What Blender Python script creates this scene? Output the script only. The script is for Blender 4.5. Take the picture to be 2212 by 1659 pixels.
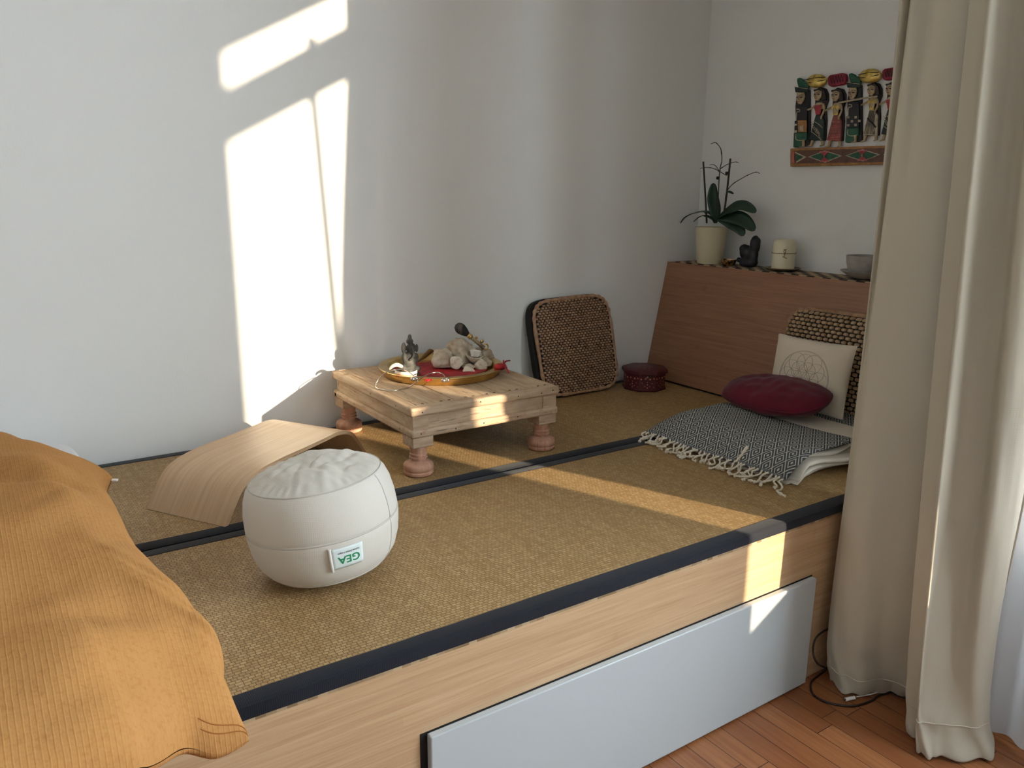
import bpy, bmesh, math, random
import numpy as np
from mathutils import Vector, Matrix, Quaternion, noise
random.seed(7)
sc = bpy.context.scene
for o in list(bpy.data.objects): bpy.data.objects.remove(o)
COL = sc.collection
PI = math.pi
# ------------------------------------------------------------------ camera
MT = 0.57                                  # height of the tatami surface above the floor
W_, H_, FPX = 2212, 1659, 1739.99
CR = Vector((0.82718662, -0.56184634, 0.00953876)); CU = Vector((0.12427468, 0.19946726, 0.97199209)); CF = Vector((0.54801287, 0.80283342, -0.23481993))
CP = Vector((-3.14556863, -2.93566303, 0.92211579 + MT))
cam = bpy.data.objects.new('camera', bpy.data.cameras.new('camera')); COL.objects.link(cam)
mw = Matrix((CR, CU, -CF)).transposed().to_4x4(); mw.translation = CP; cam.matrix_world = mw
cam.data.sensor_width = 36; cam.data.lens = FPX / W_ * 36; cam.data.clip_start = 0.02
sc.camera = cam
def at(px, py, x=None, y=None, z=None):    # point seen at a photo position, at a given real depth (z counted from the tatami)
    d = CF + CR * ((px - W_ / 2) / FPX) + CU * ((H_ / 2 - py) / FPX)
    if x is not None: t = (x - CP.x) / d.x
    elif y is not None: t = (y - CP.y) / d.y
    else: t = (z + MT - CP.z) / d.z
    return CP + d * t
# ------------------------------------------------------------------ light
SUN = Vector((-.38, 1, -.209)).normalized()
sun = bpy.data.objects.new('sun', bpy.data.lights.new('sun', 'SUN')); COL.objects.link(sun)
sun.rotation_euler = SUN.to_track_quat('-Z', 'Y').to_euler(); sun.location = (2, -8, 4)
sun.data.energy = 5.4; sun.data.angle = math.radians(.7); sun.data.color = (1, .84, .62)
wd = bpy.data.worlds.new('sky'); sc.world = wd; wd.use_nodes = True
bg = wd.node_tree.nodes['Background']; bg.inputs[0].default_value = (.76, .89, 1, 1); bg.inputs[1].default_value = 7.2
def portal(name, loc, rot, sx, sy):
    l = bpy.data.lights.new(name, 'AREA'); l.shape = 'RECTANGLE'; l.size = sx; l.size_y = sy; l.cycles.is_portal = True
    o = bpy.data.objects.new(name, l); COL.objects.link(o); o.location = loc; o.rotation_euler = rot
vs = sc.view_settings; vs.view_transform = 'Standard'; vs.look = 'None'; vs.gamma = 1; vs.use_curve_mapping = False
vs.exposure = 1.1
XW = -.78                                  # inner face of the window wall
portal('portal_window', (XW + .22, -3.5, MT + 1.18), (0, PI / 2, 0), 2.34, 2.6)
# ------------------------------------------------------------------ helpers
def C(r, g, b):
    f = lambda v: (v / 255 / 12.92) if v / 255 <= .04045 else ((v / 255 + .055) / 1.055) ** 2.4
    return (f(r), f(g), f(b), 1)
class MB:
    def __init__(s): s.v = []; s.f = []
    def add(s, vs_, fs):
        n = len(s.v); s.v += [Vector(v) for v in vs_]; s.f += [tuple(i + n for i in f) for f in fs]; return s
    def box(s, c, d, rot=None):
        c = Vector(c); R = rot or Matrix.Identity(3)
        P = [c + R @ Vector((d[0] / 2 * i, d[1] / 2 * j, d[2] / 2 * k)) for i in (-1, 1) for j in (-1, 1) for k in (-1, 1)]
        return s.add(P, [(0, 1, 3, 2), (4, 6, 7, 5), (0, 4, 5, 1), (2, 3, 7, 6), (0, 2, 6, 4), (1, 5, 7, 3)])
    def box2(s, a, b):
        return s.box([(a[i] + b[i]) / 2 for i in range(3)], [abs(b[i] - a[i]) for i in range(3)])
    def grid(s, nu, nv, f, cu=False, cv=False, capv=False):
        P = [f(i / (nu if cu else nu - 1), j / (nv if cv else nv - 1)) for j in range(nv) for i in range(nu)]
        F = []
        for j in range(nv if cv else nv - 1):
            for i in range(nu if cu else nu - 1):
                a, b = i, (i + 1) % nu; c, d = j, (j + 1) % nv
                F.append((c * nu + a, c * nu + b, d * nu + b, d * nu + a))
        if capv: F.append(tuple(range(nu))[::-1]); F.append(tuple((nv - 1) * nu + i for i in range(nu)))
        return s.add(P, F)
    def lathe(s, prof, c=(0, 0, 0), n=32, M=None, wob=None):
        c = Vector(c); M = M or Matrix.Identity(3); P = []
        for k, (r, z) in enumerate(prof):
            for i in range(n):
                a = 2 * PI * i / n; rr = r * (wob(a, z) if wob else 1)
                P.append(c + M @ Vector((rr * math.cos(a), rr * math.sin(a), z)))
        F = [(k * n + i, k * n + (i + 1) % n, (k + 1) * n + (i + 1) % n, (k + 1) * n + i) for k in range(len(prof) - 1) for i in range(n)]
        if prof[0][0] > 1e-5: F.append(tuple(range(n))[::-1])
        if prof[-1][0] > 1e-5: F.append(tuple((len(prof) - 1) * n + i for i in range(n)))
        return s.add(P, F)
    def tube(s, path, r, n=8, closed=False, flat=None):
        path = [Vector(p) for p in path]; m = len(path); P = []; nrm = None
        for k in range(m):
            t = (path[(k + 1) % m] - path[k - 1]) if closed else (path[min(k + 1, m - 1)] - path[max(k - 1, 0)])
            t = t.normalized() if t.length > 1e-9 else Vector((0, 0, 1))
            if nrm is None: nrm = t.orthogonal().normalized() if abs(t.z) > .9 else t.cross(Vector((0, 0, 1))).normalized()
            nrm = (nrm - t * nrm.dot(t)).normalized(); b = t.cross(nrm)
            rr = r[k] if isinstance(r, (list, tuple)) else r
            for i in range(n):
                a = 2 * PI * i / n; P.append(path[k] + nrm * (rr * math.cos(a)) + b * (rr * math.sin(a) * (flat or 1)))
        F = [(k * n + i, k * n + (i + 1) % n, ((k + 1) % m) * n + (i + 1) % n, ((k + 1) % m) * n + i) for k in range(m if closed else m - 1) for i in range(n)]
        if not closed: F.append(tuple(range(n))[::-1]); F.append(tuple((m - 1) * n + i for i in range(n)))
        return s.add(P, F)
    def ell(s, c, r, n=16, M=None, f=None):
        c = Vector(c); r = r if hasattr(r, '__len__') else (r, r, r); M = M or Matrix.Identity(3); h = n // 2
        P = [c + M @ Vector((0, 0, -r[2]))]
        for j in range(1, h):
            p = -PI / 2 + PI * j / h
            for i in range(n):
                a = 2 * PI * i / n; v = Vector((r[0] * math.cos(p) * math.cos(a), r[1] * math.cos(p) * math.sin(a), r[2] * math.sin(p)))
                if f: v = f(v)
                P.append(c + M @ v)
        P.append(c + M @ Vector((0, 0, r[2])))
        F = [(0, 1 + (i + 1) % n, 1 + i) for i in range(n)]
        for j in range(h - 2):
            for i in range(n): a = 1 + j * n; F.append((a + i, a + (i + 1) % n, a + n + (i + 1) % n, a + n + i))
        a = 1 + (h - 2) * n; L = len(P) - 1
        F += [(a + i, a + (i + 1) % n, L) for i in range(n)]
        return s.add(P, F)
    def prism(s, poly, fn, t0, t1):        # poly in 2D, fn(a, b, t) -> 3D
        n = len(poly); P = [fn(a, b, t0) for a, b in poly] + [fn(a, b, t1) for a, b in poly]
        return s.add(P, [tuple(range(n))[::-1], tuple(range(n, 2 * n))] + [(i, (i + 1) % n, n + (i + 1) % n, n + i) for i in range(n)])
MW = {}
def obj(name, mb, mat, parent=None, world=True, smooth=False, bevel=0, subsurf=0, bseg=2, remesh=0, solid=0, fixn=True):
    vs_ = mb.v
    me = bpy.data.meshes.new(name); o = bpy.data.objects.new(name, me); COL.objects.link(o)
    if parent is not None:
        base = MW[parent.name]
        if world: inv = base.inverted(); vs_ = [inv @ v for v in vs_]
        o.parent = parent; MW[o.name] = base
    else:
        xs = [v.x for v in vs_]; ys = [v.y for v in vs_]; zs = [v.z for v in vs_]
        c = Vector(((min(xs) + max(xs)) / 2, (min(ys) + max(ys)) / 2, min(zs)))
        o.location = c; MW[o.name] = Matrix.Translation(c); vs_ = [v - c for v in vs_]
    me.from_pydata([tuple(v) for v in vs_], [], mb.f)
    if fixn:
        bm = bmesh.new(); bm.from_mesh(me); bmesh.ops.remove_doubles(bm, verts=bm.verts, dist=1e-6)
        bmesh.ops.recalc_face_normals(bm, faces=bm.faces); bm.to_mesh(me); bm.free()
    me.materials.append(mat); me.update()
    if remesh:
        m = o.modifiers.new('r', 'REMESH'); m.mode = 'VOXEL'; m.voxel_size = remesh; m.use_smooth_shade = True
        m = o.modifiers.new('s', 'SMOOTH'); m.factor = .5; m.iterations = 2
    if solid: m = o.modifiers.new('t', 'SOLIDIFY'); m.thickness = solid; m.offset = 0
    if bevel: m = o.modifiers.new('b', 'BEVEL'); m.width = bevel; m.segments = bseg; m.limit_method = 'ANGLE'; m.angle_limit = .6
    if subsurf: m = o.modifiers.new('s', 'SUBSURF'); m.levels = m.render_levels = subsurf
    if smooth or bevel:
        me.polygons.foreach_set('use_smooth', [True] * len(me.polygons))
        if bevel or not subsurf:
            me.set_sharp_from_angle(angle=math.radians(50 if smooth else 35))
    return o
def tag(o, label=None, cat=None, group=None, kind=None):
    if label: o['label'] = label
    if cat: o['category'] = cat
    if group: o['group'] = group
    if kind: o['kind'] = kind
    return o
def thing(name, label, cat, loc=(0, 0, 0), rz=0, group=None):
    o = bpy.data.objects.new(name, None); COL.objects.link(o); o.location = loc; o.rotation_euler = (0, 0, rz); o.empty_display_size = .05
    MW[o.name] = Matrix.Translation(Vector(loc)) @ Matrix.Rotation(rz, 4, 'Z')
    return tag(o, label, cat, group)
def struct(name, mb, mat, **k): o = obj(name, mb, mat, **k); o['kind'] = 'structure'; return o
def interp(P, t):
    P = [Vector(p) for p in P]; n = len(P) - 1; x = max(0, min(n - 1e-9, t * n)); i = int(x); u = x - i
    p0, p1, p2, p3 = P[max(i - 1, 0)], P[i], P[i + 1], P[min(i + 2, n)]
    return .5 * ((2 * p1) + (p2 - p0) * u + (2 * p0 - 5 * p1 + 4 * p2 - p3) * u * u + (3 * p1 - p0 - 3 * p2 + p3) * u ** 3)
def curve(P, n): return [interp(P, i / (n - 1)) for i in range(n)]
# ------------------------------------------------------------------ materials
class NT:
    def __init__(s, name):
        s.m = bpy.data.materials.new(name); s.m.use_nodes = True; s.t = s.m.node_tree; s.b = s.t.nodes['Principled BSDF']; s.out = s.t.nodes['Material Output']
    def n(s, typ, **k):
        x = s.t.nodes.new('ShaderNode' + typ)
        for a, b in k.items():
            if a.startswith('i_'): x.inputs[int(a[2:]) if a[2:].isdigit() else a[2:].replace('_', ' ')].default_value = b
            else: setattr(x, a, b)
        return x
    def l(s, a, b): s.t.links.new(a, b)
    def co(s, scale=(1, 1, 1), rot=(0, 0, 0)):
        t = s.n('TexCoord'); m = s.n('Mapping'); m.inputs['Scale'].default_value = scale; m.inputs['Rotation'].default_value = rot
        s.l(t.outputs['Object'], m.inputs[0]); return m.outputs[0]
    def math(s, op, a, b=None):
        x = s.n('Math', operation=op)
        for i, q in enumerate((a, b)):
            if q is None: continue
            if isinstance(q, (int, float)): x.inputs[i].default_value = q
            else: s.l(q, x.inputs[i])
        return x.outputs[0]
    def mix(s, f, a, b, typ='MIX'):
        x = s.n('Mix', data_type='RGBA', blend_type=typ)
        for i, q in ((0, f), (6, a), (7, b)):
            if isinstance(q, (int, float, tuple)): x.inputs[i].default_value = q
            else: s.l(q, x.inputs[i])
        return x.outputs[2]
    def ramp(s, v, lo, hi, a=(0, 0, 0, 1), b=(1, 1, 1, 1)):
        r = s.n('ValToRGB'); e = r.color_ramp.elements; e[0].position = lo; e[1].position = hi; e[0].color = a; e[1].color = b; s.l(v, r.inputs[0]); return r.outputs[0]
    def noise(s, co, scale, detail=3, rough=.5):
        x = s.n('TexNoise'); x.inputs['Scale'].default_value = scale; x.inputs['Detail'].default_value = detail; x.inputs['Roughness'].default_value = rough; s.l(co, x.inputs['Vector']); return x.outputs[0]
    def bump(s, h, strength, dist):
        x = s.n('Bump'); x.inputs['Strength'].default_value = strength; x.inputs['Distance'].default_value = dist; s.l(h, x.inputs['Height'])
        if s.b.inputs['Normal'].links: s.l(s.b.inputs['Normal'].links[0].from_socket, x.inputs['Normal'])
        s.l(x.outputs[0], s.b.inputs['Normal'])
    def base(s, c, rough=.6, metal=0, spec=None):
        if isinstance(c, tuple): s.b.inputs['Base Color'].default_value = c
        else: s.l(c, s.b.inputs['Base Color'])
        s.b.inputs['Roughness'].default_value = rough; s.b.inputs['Metallic'].default_value = metal
        if spec is not None: s.b.inputs['Specular IOR Level'].default_value = spec
        return s.m
def simple(name, c, rough=.6, metal=0, c2=None, ns=20, lo=.35, hi=.65, bs=None, stretch=(1, 1, 1), spec=None):
    t = NT(name); co = t.co(stretch)
    col = c
    if c2: col = t.ramp(t.noise(co, ns, 4), lo, hi, c, c2)
    t.base(col, rough, metal, spec)
    if bs: t.bump(t.noise(co, bs[0], 3), bs[1], bs[2])
    return t.m
def wood(name, c1, c2, c3, grain, rough=.45, strip=.02, knots=0, strl=.5):   # grain: axis index the grain runs along
    t = NT(name); sc_ = [22, 22, 22]; sc_[grain] = .9
    g = t.noise(t.co(tuple(sc_)), 3.2, 5, .6); s2 = [90, 90, 90]; s2[grain] = 2; f = t.noise(t.co(tuple(s2)), 2.5, 2)
    col = t.mix(t.ramp(g, .35, .68), c1, c2); col = t.mix(t.math('MULTIPLY', t.ramp(f, .45, .7), .35), col, c3)
    if strip:
        rot = {0: (PI / 2, 0, 0), 1: (0, PI / 2, PI / 2), 2: (0, 0, 0)}[grain]
        b = t.n('TexBrick', offset=.37, squash=1); t.l(t.co((1, 1, 1), rot), b.inputs[0])
        b.inputs['Scale'].default_value = 1; b.inputs['Mortar Size'].default_value = 0; b.inputs['Brick Width'].default_value = strl; b.inputs['Row Height'].default_value = strip
        b.inputs['Color1'].default_value = (0, 0, 0, 1); b.inputs['Color2'].default_value = (1, 1, 1, 1)
        col = t.mix(t.math('MULTIPLY', b.outputs[0], .16), col, c3)
    if knots:
        s3 = [10, 10, 10]; s3[grain] = 14; s3 = tuple(s3)
        k = t.n('TexVoronoi'); k.inputs['Scale'].default_value = .55; t.l(t.co(s3), k.inputs[0])
        col = t.mix(t.math('MULTIPLY', t.ramp(k.outputs[0], .03, .12, (1, 1, 1, 1), (0, 0, 0, 1)), .3), col, c3)
    t.base(col, rough); t.bump(f, .12, .001); return t.m
def fabric(name, c, c2=None, weave=900, rough=.85, bump=.25, trans=0, nb=(6, .0), tc=None):
    t = NT(name); co = t.co()
    w1 = t.n('TexWave', wave_type='BANDS', bands_direction='X'); w1.inputs['Scale'].default_value = weave / 6.28 / 3; t.l(co, w1.inputs[0])
    w2 = t.n('TexWave', wave_type='BANDS', bands_direction='Z'); w2.inputs['Scale'].default_value = weave / 6.28 / 3; t.l(co, w2.inputs[0])
    col = c if not c2 else t.ramp(t.noise(co, nb[0] if nb[0] else 6, 3), .35, .65, c, c2)
    t.base(col, rough, spec=.2); h = t.math('ADD', w1.outputs[1], w2.outputs[1]); t.bump(h, bump, .0006)
    t.b.inputs['Sheen Weight'].default_value = .15
    if trans:
        tr = t.n('BsdfTranslucent'); tr.inputs[0].default_value = tc or c; mx = t.n('MixShader'); mx.inputs[0].default_value = trans
        t.l(t.b.outputs[0], mx.inputs[1]); t.l(tr.outputs[0], mx.inputs[2]); t.l(mx.outputs[0], t.out.inputs[0])
    return t.m
# wall plaster
t = NT('plaster'); t.base(C(238, 237, 232), .9, spec=.2); co = t.co(); t.bump(t.noise(co, 160, 4, .6), .22, .0022); t.bump(t.noise(co, 30, 2), .1, .002); PLASTER = t.m
# parquet, boards along Y
t = NT('parquet'); b = t.n('TexBrick', offset=.43, offset_frequency=2, squash=1.25, squash_frequency=3); t.l(t.co((1, 1, 1), (0, 0, PI / 2)), b.inputs[0])
for k, v in (('Scale', 1), ('Mortar Size', .0012), ('Mortar Smooth', .2), ('Brick Width', .5), ('Row Height', .07)): b.inputs[k].default_value = v
b.inputs['Color1'].default_value = (0, 0, 0, 1); b.inputs['Color2'].default_value = (1, 1, 1, 1); b.inputs['Mortar'].default_value = (.0, .0, .0, 1)
col = t.mix(b.outputs[0], C(132, 78, 46), C(168, 112, 70))
g = t.noise(t.co((26, 1.2, 1)), 3, 5, .6); col = t.mix(t.math('MULTIPLY', t.ramp(g, .4, .7), .6), col, C(120, 66, 38))
col = t.mix(b.outputs[1], col, C(50, 28, 18)); t.base(col, .33); PARQUET = t.m
# tatami weave
t = NT('tatami_weave'); b = t.n('TexBrick', offset=.5, offset_frequency=2, squash=1.35, squash_frequency=5)
nz = t.n('TexNoise'); nz.inputs['Scale'].default_value = 9; co = t.co(); t.l(co, nz.inputs['Vector'])
vm = t.n('VectorMath', operation='SCALE'); t.l(nz.outputs['Color'], vm.inputs[0]); vm.inputs['Scale'].default_value = .007
va = t.n('VectorMath', operation='ADD'); t.l(co, va.inputs[0]); t.l(vm.outputs[0], va.inputs[1]); t.l(va.outputs[0], b.inputs[0])
for k, v in (('Scale', 1), ('Mortar Size', .0011), ('Mortar Smooth', .8), ('Brick Width', .0125), ('Row Height', .0092)): b.inputs[k].default_value = v
b.inputs['Color1'].default_value = (.1, .1, .1, 1); b.inputs['Color2'].default_value = (1, 1, 1, 1); b.inputs['Mortar'].default_value = (0, 0, 0, 1)
st = t.noise(t.co((32, 1.2, 1)), 2.2, 4, .6)
col = t.mix(b.outputs[0], C(160, 126, 80), C(190, 158, 110)); col = t.mix(t.math('MULTIPLY', t.ramp(st, .42, .66), .45), col, C(150, 116, 64))
col = t.mix(t.math('MULTIPLY', b.outputs[1], .55), col, C(104, 76, 40)); t.base(col, .5, spec=.4)
t.bump(t.math('SUBTRACT', 1, b.outputs[1]), .8, .0022); t.bump(st, .2, .002); TATAMI = t.m
BAND = fabric('navy_band', C(17, 19, 27), C(22, 25, 33), weave=1500, bump=.3, rough=.75)
BAMBOO_X = wood('bamboo_panel', C(204, 172, 134), C(190, 154, 116), C(164, 126, 90), 0, .42, .02, 1)
BAMBOO_Y = wood('bamboo_headboard', C(164, 118, 88), C(146, 100, 74), C(118, 76, 54), 1, .45, .02, 1)
t = NT('beech_ply'); g_ = t.noise(t.co((1.2, 34, .6)), 2.2, 5, .6); f_ = t.noise(t.co((2, 150, 1)), 2.5, 3)
col = t.mix(t.ramp(g_, .35, .68), C(210, 178, 140), C(196, 160, 122)); col = t.mix(t.math('MULTIPLY', t.ramp(f_, .45, .7), .22), col, C(150, 106, 76)); t.base(col, .4); PLY = t.m
PLY_E = simple('ply_edge', C(196, 160, 118), .5, c2=C(150, 112, 76), ns=6, stretch=(1, 1, 60))
WHITE_LAC = simple('white_lacquer', C(184, 190, 191), .28)
WHITE_PAINT = simple('white_paint', C(232, 232, 228), .45)
DARK = simple('dark_gap', C(22, 18, 16), .9)
CANVAS = fabric('canvas', C(212, 205, 192), weave=1400, bump=.1, nb=(4, 0))
CURT = fabric('curtain_linen', C(198, 190, 172), weave=1100, bump=.08, trans=.22, tc=C(230, 220, 200))
t = NT('sheer_voile'); t.base(C(235, 238, 242), .9, spec=.1); tr = t.n('BsdfTranslucent'); tr.inputs[0].default_value = C(240, 243, 248)
tp = t.n('BsdfTransparent'); m1 = t.n('MixShader'); m1.inputs[0].default_value = .5; m2 = t.n('MixShader'); m2.inputs[0].default_value = .02
t.l(t.b.outputs[0], m1.inputs[1]); t.l(tr.outputs[0], m1.inputs[2]); t.l(m1.outputs[0], m2.inputs[1]); t.l(tp.outputs[0], m2.inputs[2]); t.l(m2.outputs[0], t.out.inputs[0]); SHEER = t.m
SHEET = fabric('white_sheet', C(226, 224, 226), weave=1500, bump=.2)
# orange ribbed cotton
t = NT('orange_waffle'); co = t.co(); w = t.n('TexWave', wave_type='BANDS', bands_direction='X'); w.inputs['Scale'].default_value = 40; w.inputs['Distortion'].default_value = .8; w.inputs['Detail'].default_value = 1; t.l(co, w.inputs[0])
w2 = t.n('TexWave', wave_type='BANDS', bands_direction='Y'); w2.inputs['Scale'].default_value = 62; w2.inputs['Distortion'].default_value = 1.5; t.l(co, w2.inputs[0])
col = t.mix(t.math('MULTIPLY', t.ramp(t.noise(co, 120, 2), .5, .7), .35), C(190, 137, 80), C(164, 108, 58)); t.base(col, .9, spec=.15)
t.bump(t.ramp(w.outputs[1], .7, 1), .35, .0012); t.bump(w2.outputs[1], .2, .0006); t.bump(t.noise(co, 160, 3), .35, .0015); ORANGE = t.m
# weathered table wood
def oldwood(name, c1, c2, c3, grain):
    t = NT(name); s = [9, 9, 9]; s[grain] = 1.0; g = t.noise(t.co(tuple(s)), 6, 6, .65); col = t.mix(t.ramp(g, .32, .66), c1, c2)
    d = t.noise(t.co((1, 1, 1)), 28, 5, .7); col = t.mix(t.math('MULTIPLY', t.ramp(d, .56, .72), .7), col, c3)
    s = [60, 60, 60]; s[grain] = 3; k = t.noise(t.co(tuple(s)), 4, 3); col = t.mix(t.math('MULTIPLY', t.ramp(k, .62, .72), .7), col, C(70, 50, 36))
    t.base(col, .7); t.bump(g, .35, .002); t.bump(k, .3, .001); return t.m
OLD_X = oldwood('old_wood_x', C(190, 166, 138), C(160, 132, 104), C(160, 112, 86), 0)
OLD_Y = oldwood('old_wood_y', C(196, 172, 142), C(168, 138, 106), C(158, 116, 88), 1)
OLD_Z = oldwood('old_wood_leg', C(196, 150, 124), C(172, 124, 98), C(200, 170, 138), 2)
BRASS = simple('brass', C(224, 194, 128), .3, 1, c2=C(196, 162, 94), ns=14, bs=(60, .05, .001))
STEEL = simple('steel', C(190, 184, 176), .25, 1)
NAIL = simple('nail', C(70, 60, 54), .4, 1)
STRAW1 = simple('hyacinth_brown', C(150, 112, 82), .6, c2=C(186, 150, 116), ns=55, bs=(300, .3, .001))
STRAW2 = simple('hyacinth_tan', C(166, 134, 100), .6, c2=C(196, 166, 130), ns=45, bs=(250, .3, .001))
STRAW_E = simple('hyacinth_edge', C(178, 142, 108), .6, c2=C(150, 110, 80), ns=60, bs=(200, .4, .001))
BLACKF = simple('black_backing', C(20, 18, 16), .8)
RED = simple('red_cloth', C(176, 20, 30), .6, c2=C(120, 10, 20), ns=30)
ROCK = simple('pale_rock', C(196, 182, 160), .8, c2=C(150, 130, 108), ns=22, lo=.4, hi=.7, bs=(60, .5, .004))
ROCKF = simple('pale_disc', C(214, 202, 182), .75, c2=C(180, 164, 140), ns=60, lo=.5, hi=.7, bs=(120, .4, .002))
STONE = simple('grey_stone', C(90, 88, 80), .7, c2=C(50, 49, 45), ns=45, bs=(150, .4, .002))
PORC = simple('white_porcelain', C(236, 232, 226), .3)
# ------------------------------------------------------------------ room shell
XR, YB, XL, YF, ZC = 0, 0, -5.6, -6.2, 3.05
struct('floor', MB().box2((XL, YF, -.05), (.2, .2, 0)), PARQUET)
struct('ceiling', MB().box2((XL - .2, YF - .1, ZC), (XW + .2, -1.8, ZC + .1)).box2((XL - .2, -1.8, ZC), (.2, .2, ZC + .1)), PLASTER)
struct('wall_back', MB().box2((XL - .1, YB, 0), (.2, .1, ZC)), PLASTER)
struct('wall_right', MB().box2((XR, -1.75, 0), (.2, 0, ZC)), PLASTER)
struct('wall_niche', MB().box2((XW, -1.8, 0), (.2, -1.66, ZC)), PLASTER)
struct('wall_left', MB().box2((XL - .1, YF, 0), (XL, 0, ZC)), PLASTER)
wf = MB(); wf.box2((XL, YF - .1, 0), (XW + .2, YF, ZC))
struct('wall_front', wf, PLASTER)
# window wall with one wide opening, sized to let the slanting sun through
ZT = MT + 2.36; wt = .2; ww = MB(); X2 = XW + wt
ww.box2((XW, YF, 0), (X2, -4.8, ZC)); ww.box2((XW, -4.8, ZT), (X2, -2.2, ZC)); ww.box2((XW, -4.8, 0), (X2, -2.2, MT + .04)); ww.box2((XW, -2.2, 0), (X2, -1.8, ZC))
struct('wall_window', ww, PLASTER)
# unseen transom and boards added at the inner face to shape the sun patch
f = MB()
for a, b in (((-4.8, MT + .04), (-4.12, ZT)), ((-4.12, MT + .04), (-3.36, MT + .895)), ((-4.12, MT + 1.925), (-2.2, MT + 2.10)), ((-4.12, MT + 2.215), (-2.2, ZT)), ((-2.23, MT + .04), (-2.2, ZT)), ((-3.36, MT + .04), (-2.2, MT + .06))):
    f.box2((XW + .0, a[0], a[1]), (XW + .02, b[0], b[1]))
struct('window_sun_mask', f, WHITE_PAINT)
# ------------------------------------------------------------------ platform bed
X0, YP, YD = -4.1, -1.6, -1.622
bed = thing('platform_bed', 'low bamboo platform bed with a white drawer front under the tatami mats', 'bed', (-2, -.8, 0))
o = obj('side_panel', MB().box2((X0, YP, .002), (-.02, YP + .02, MT - .03)), BAMBOO_X, bed, bevel=.001)
obj('base_body', MB().box2((X0, YP + .02, .01), (-.02, -.003, MT - .034)), simple('bamboo_core', C(150, 118, 80), .7), bed)
lam = NT('laminated_edge'); b = lam.n('TexBrick', offset=.5); lam.l(lam.co(), b.inputs[0])
for k, v in (('Scale', 1), ('Mortar Size', 0), ('Brick Width', .02), ('Row Height', .05)): b.inputs[k].default_value = v
b.inputs['Color1'].default_value = C(186, 164, 128); b.inputs['Color2'].default_value = C(128, 104, 72); lam.base(b.outputs[0], .5)
tag(obj('top_edge', MB().box2((X0, YP - .001, MT - .0335), (-.02, YP + .014, MT - .0262)), lam.m, bed), 'laminated blond and brown bamboo edge strip')
d = obj('drawer', MB().box2((-2.447, YD, .008), (-1.131, YD + .0195, MT - .207)), WHITE_LAC, bed, bevel=.003)
tag(d, 'plain white lacquered drawer front')
obj('drawer_gap', MB().box2((-2.462, YP - .0012, .02), (-1.125, YP + .004, MT - .2055)), DARK, bed)
# mats
def mat_(y0, y1, lab):
    m = thing('tatami_mat', lab, 'tatami mat', (-2, (y0 + y1) / 2, MT - .028), 0, 'tatami mats on the platform')
    bw = .045; XA, XB = -4.05, -.02
    o = obj('woven_cover', MB().box2((XA, y0 + .003, MT - .026), (XB, y1 - .003, MT)), TATAMI, m, bevel=.006)
    for yy in (y0, y1):
        s = 1 if yy == y0 else -1
        def f(u, v, yy=yy, s=s):
            # cross-section of the cloth border folded over the edge
            prof = [(bw * s, MT - .002), (bw * s, MT + .0012), (.012 * s, MT + .0016), (.003 * s, MT - .002), (0, MT - .012), (0, MT - .0265), (.01 * s, MT - .0268)]
            a, z = prof[round(u * 6)]; x = XA + (XB - XA) * v
            e = .0025 * noise.noise(Vector((x * 4, yy * 9, 0))) + .0008 * noise.noise(Vector((x * 30, yy, 0)))
            return Vector((x, yy + a + (e if abs(a) > .02 else 0), z))
        obj('cloth_border', MB().grid(7, 260, f), BAND, m, smooth=True)
mat_(-1.602, -.801, 'woven straw tatami mat with navy borders, nearer the drawer front')
mat_(-.799, -.002, 'woven straw tatami mat with navy borders, lying along the wall under the low table')
# ------------------------------------------------------------------ headboard
hb = thing('headboard', 'slanted reddish bamboo headboard with a flat shelf top in the corner', 'headboard', (-.15, -.8, MT))
HX0, HX1, HZ = -.322, -.205, .577
sl = Vector((HX1 - HX0, 0, HZ - .012)).normalized(); nn = Vector((sl.z, 0, -sl.x))
p0 = Vector((HX0, 0, MT + .010)); p1 = Vector((HX1, 0, MT + HZ))
m = MB(); m.add([Vector((q.x, y, q.z)) for y in (-.004, -1.6) for q in (p0, p1, p1 + nn * .02, p0 + nn * .02)], [(0, 1, 2, 3), (7, 6, 5, 4), (0, 4, 5, 1), (1, 5, 6, 2), (2, 6, 7, 3), (3, 7, 4, 0)])
obj('slanted_panel', m, BAMBOO_Y, hb, bevel=.0012)
obj('shelf_top', MB().box2((HX1 + .02, -1.6, MT + HZ - .02), (-.002, -.004, MT + HZ - .001)), BAMBOO_Y, hb)
obj('gap_shade_strip', MB().box2((HX0 + .01, -1.6, MT + .0005), (HX0 + .035, -.004, MT + .02)), DARK, hb)  # near-black strip standing in for the shade in the gap under the panel
t = NT('checker_runner'); ch = t.n('TexChecker'); t.l(t.co((1, 1, 1), (0, 0, .0)), ch.inputs[0]); ch.inputs['Scale'].default_value = 26; ch.inputs[1].default_value = C(40, 30, 24); ch.inputs[2].default_value = C(190, 165, 130); t.base(ch.outputs[0], .8)
tag(obj('shelf_runner', MB().box2((-.198, -1.5, MT + HZ), (-.012, -.05, MT + HZ + .003)), t.m), 'dark and cream chequered runner lying along the headboard shelf', 'runner')
SH = HZ + .0035
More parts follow.
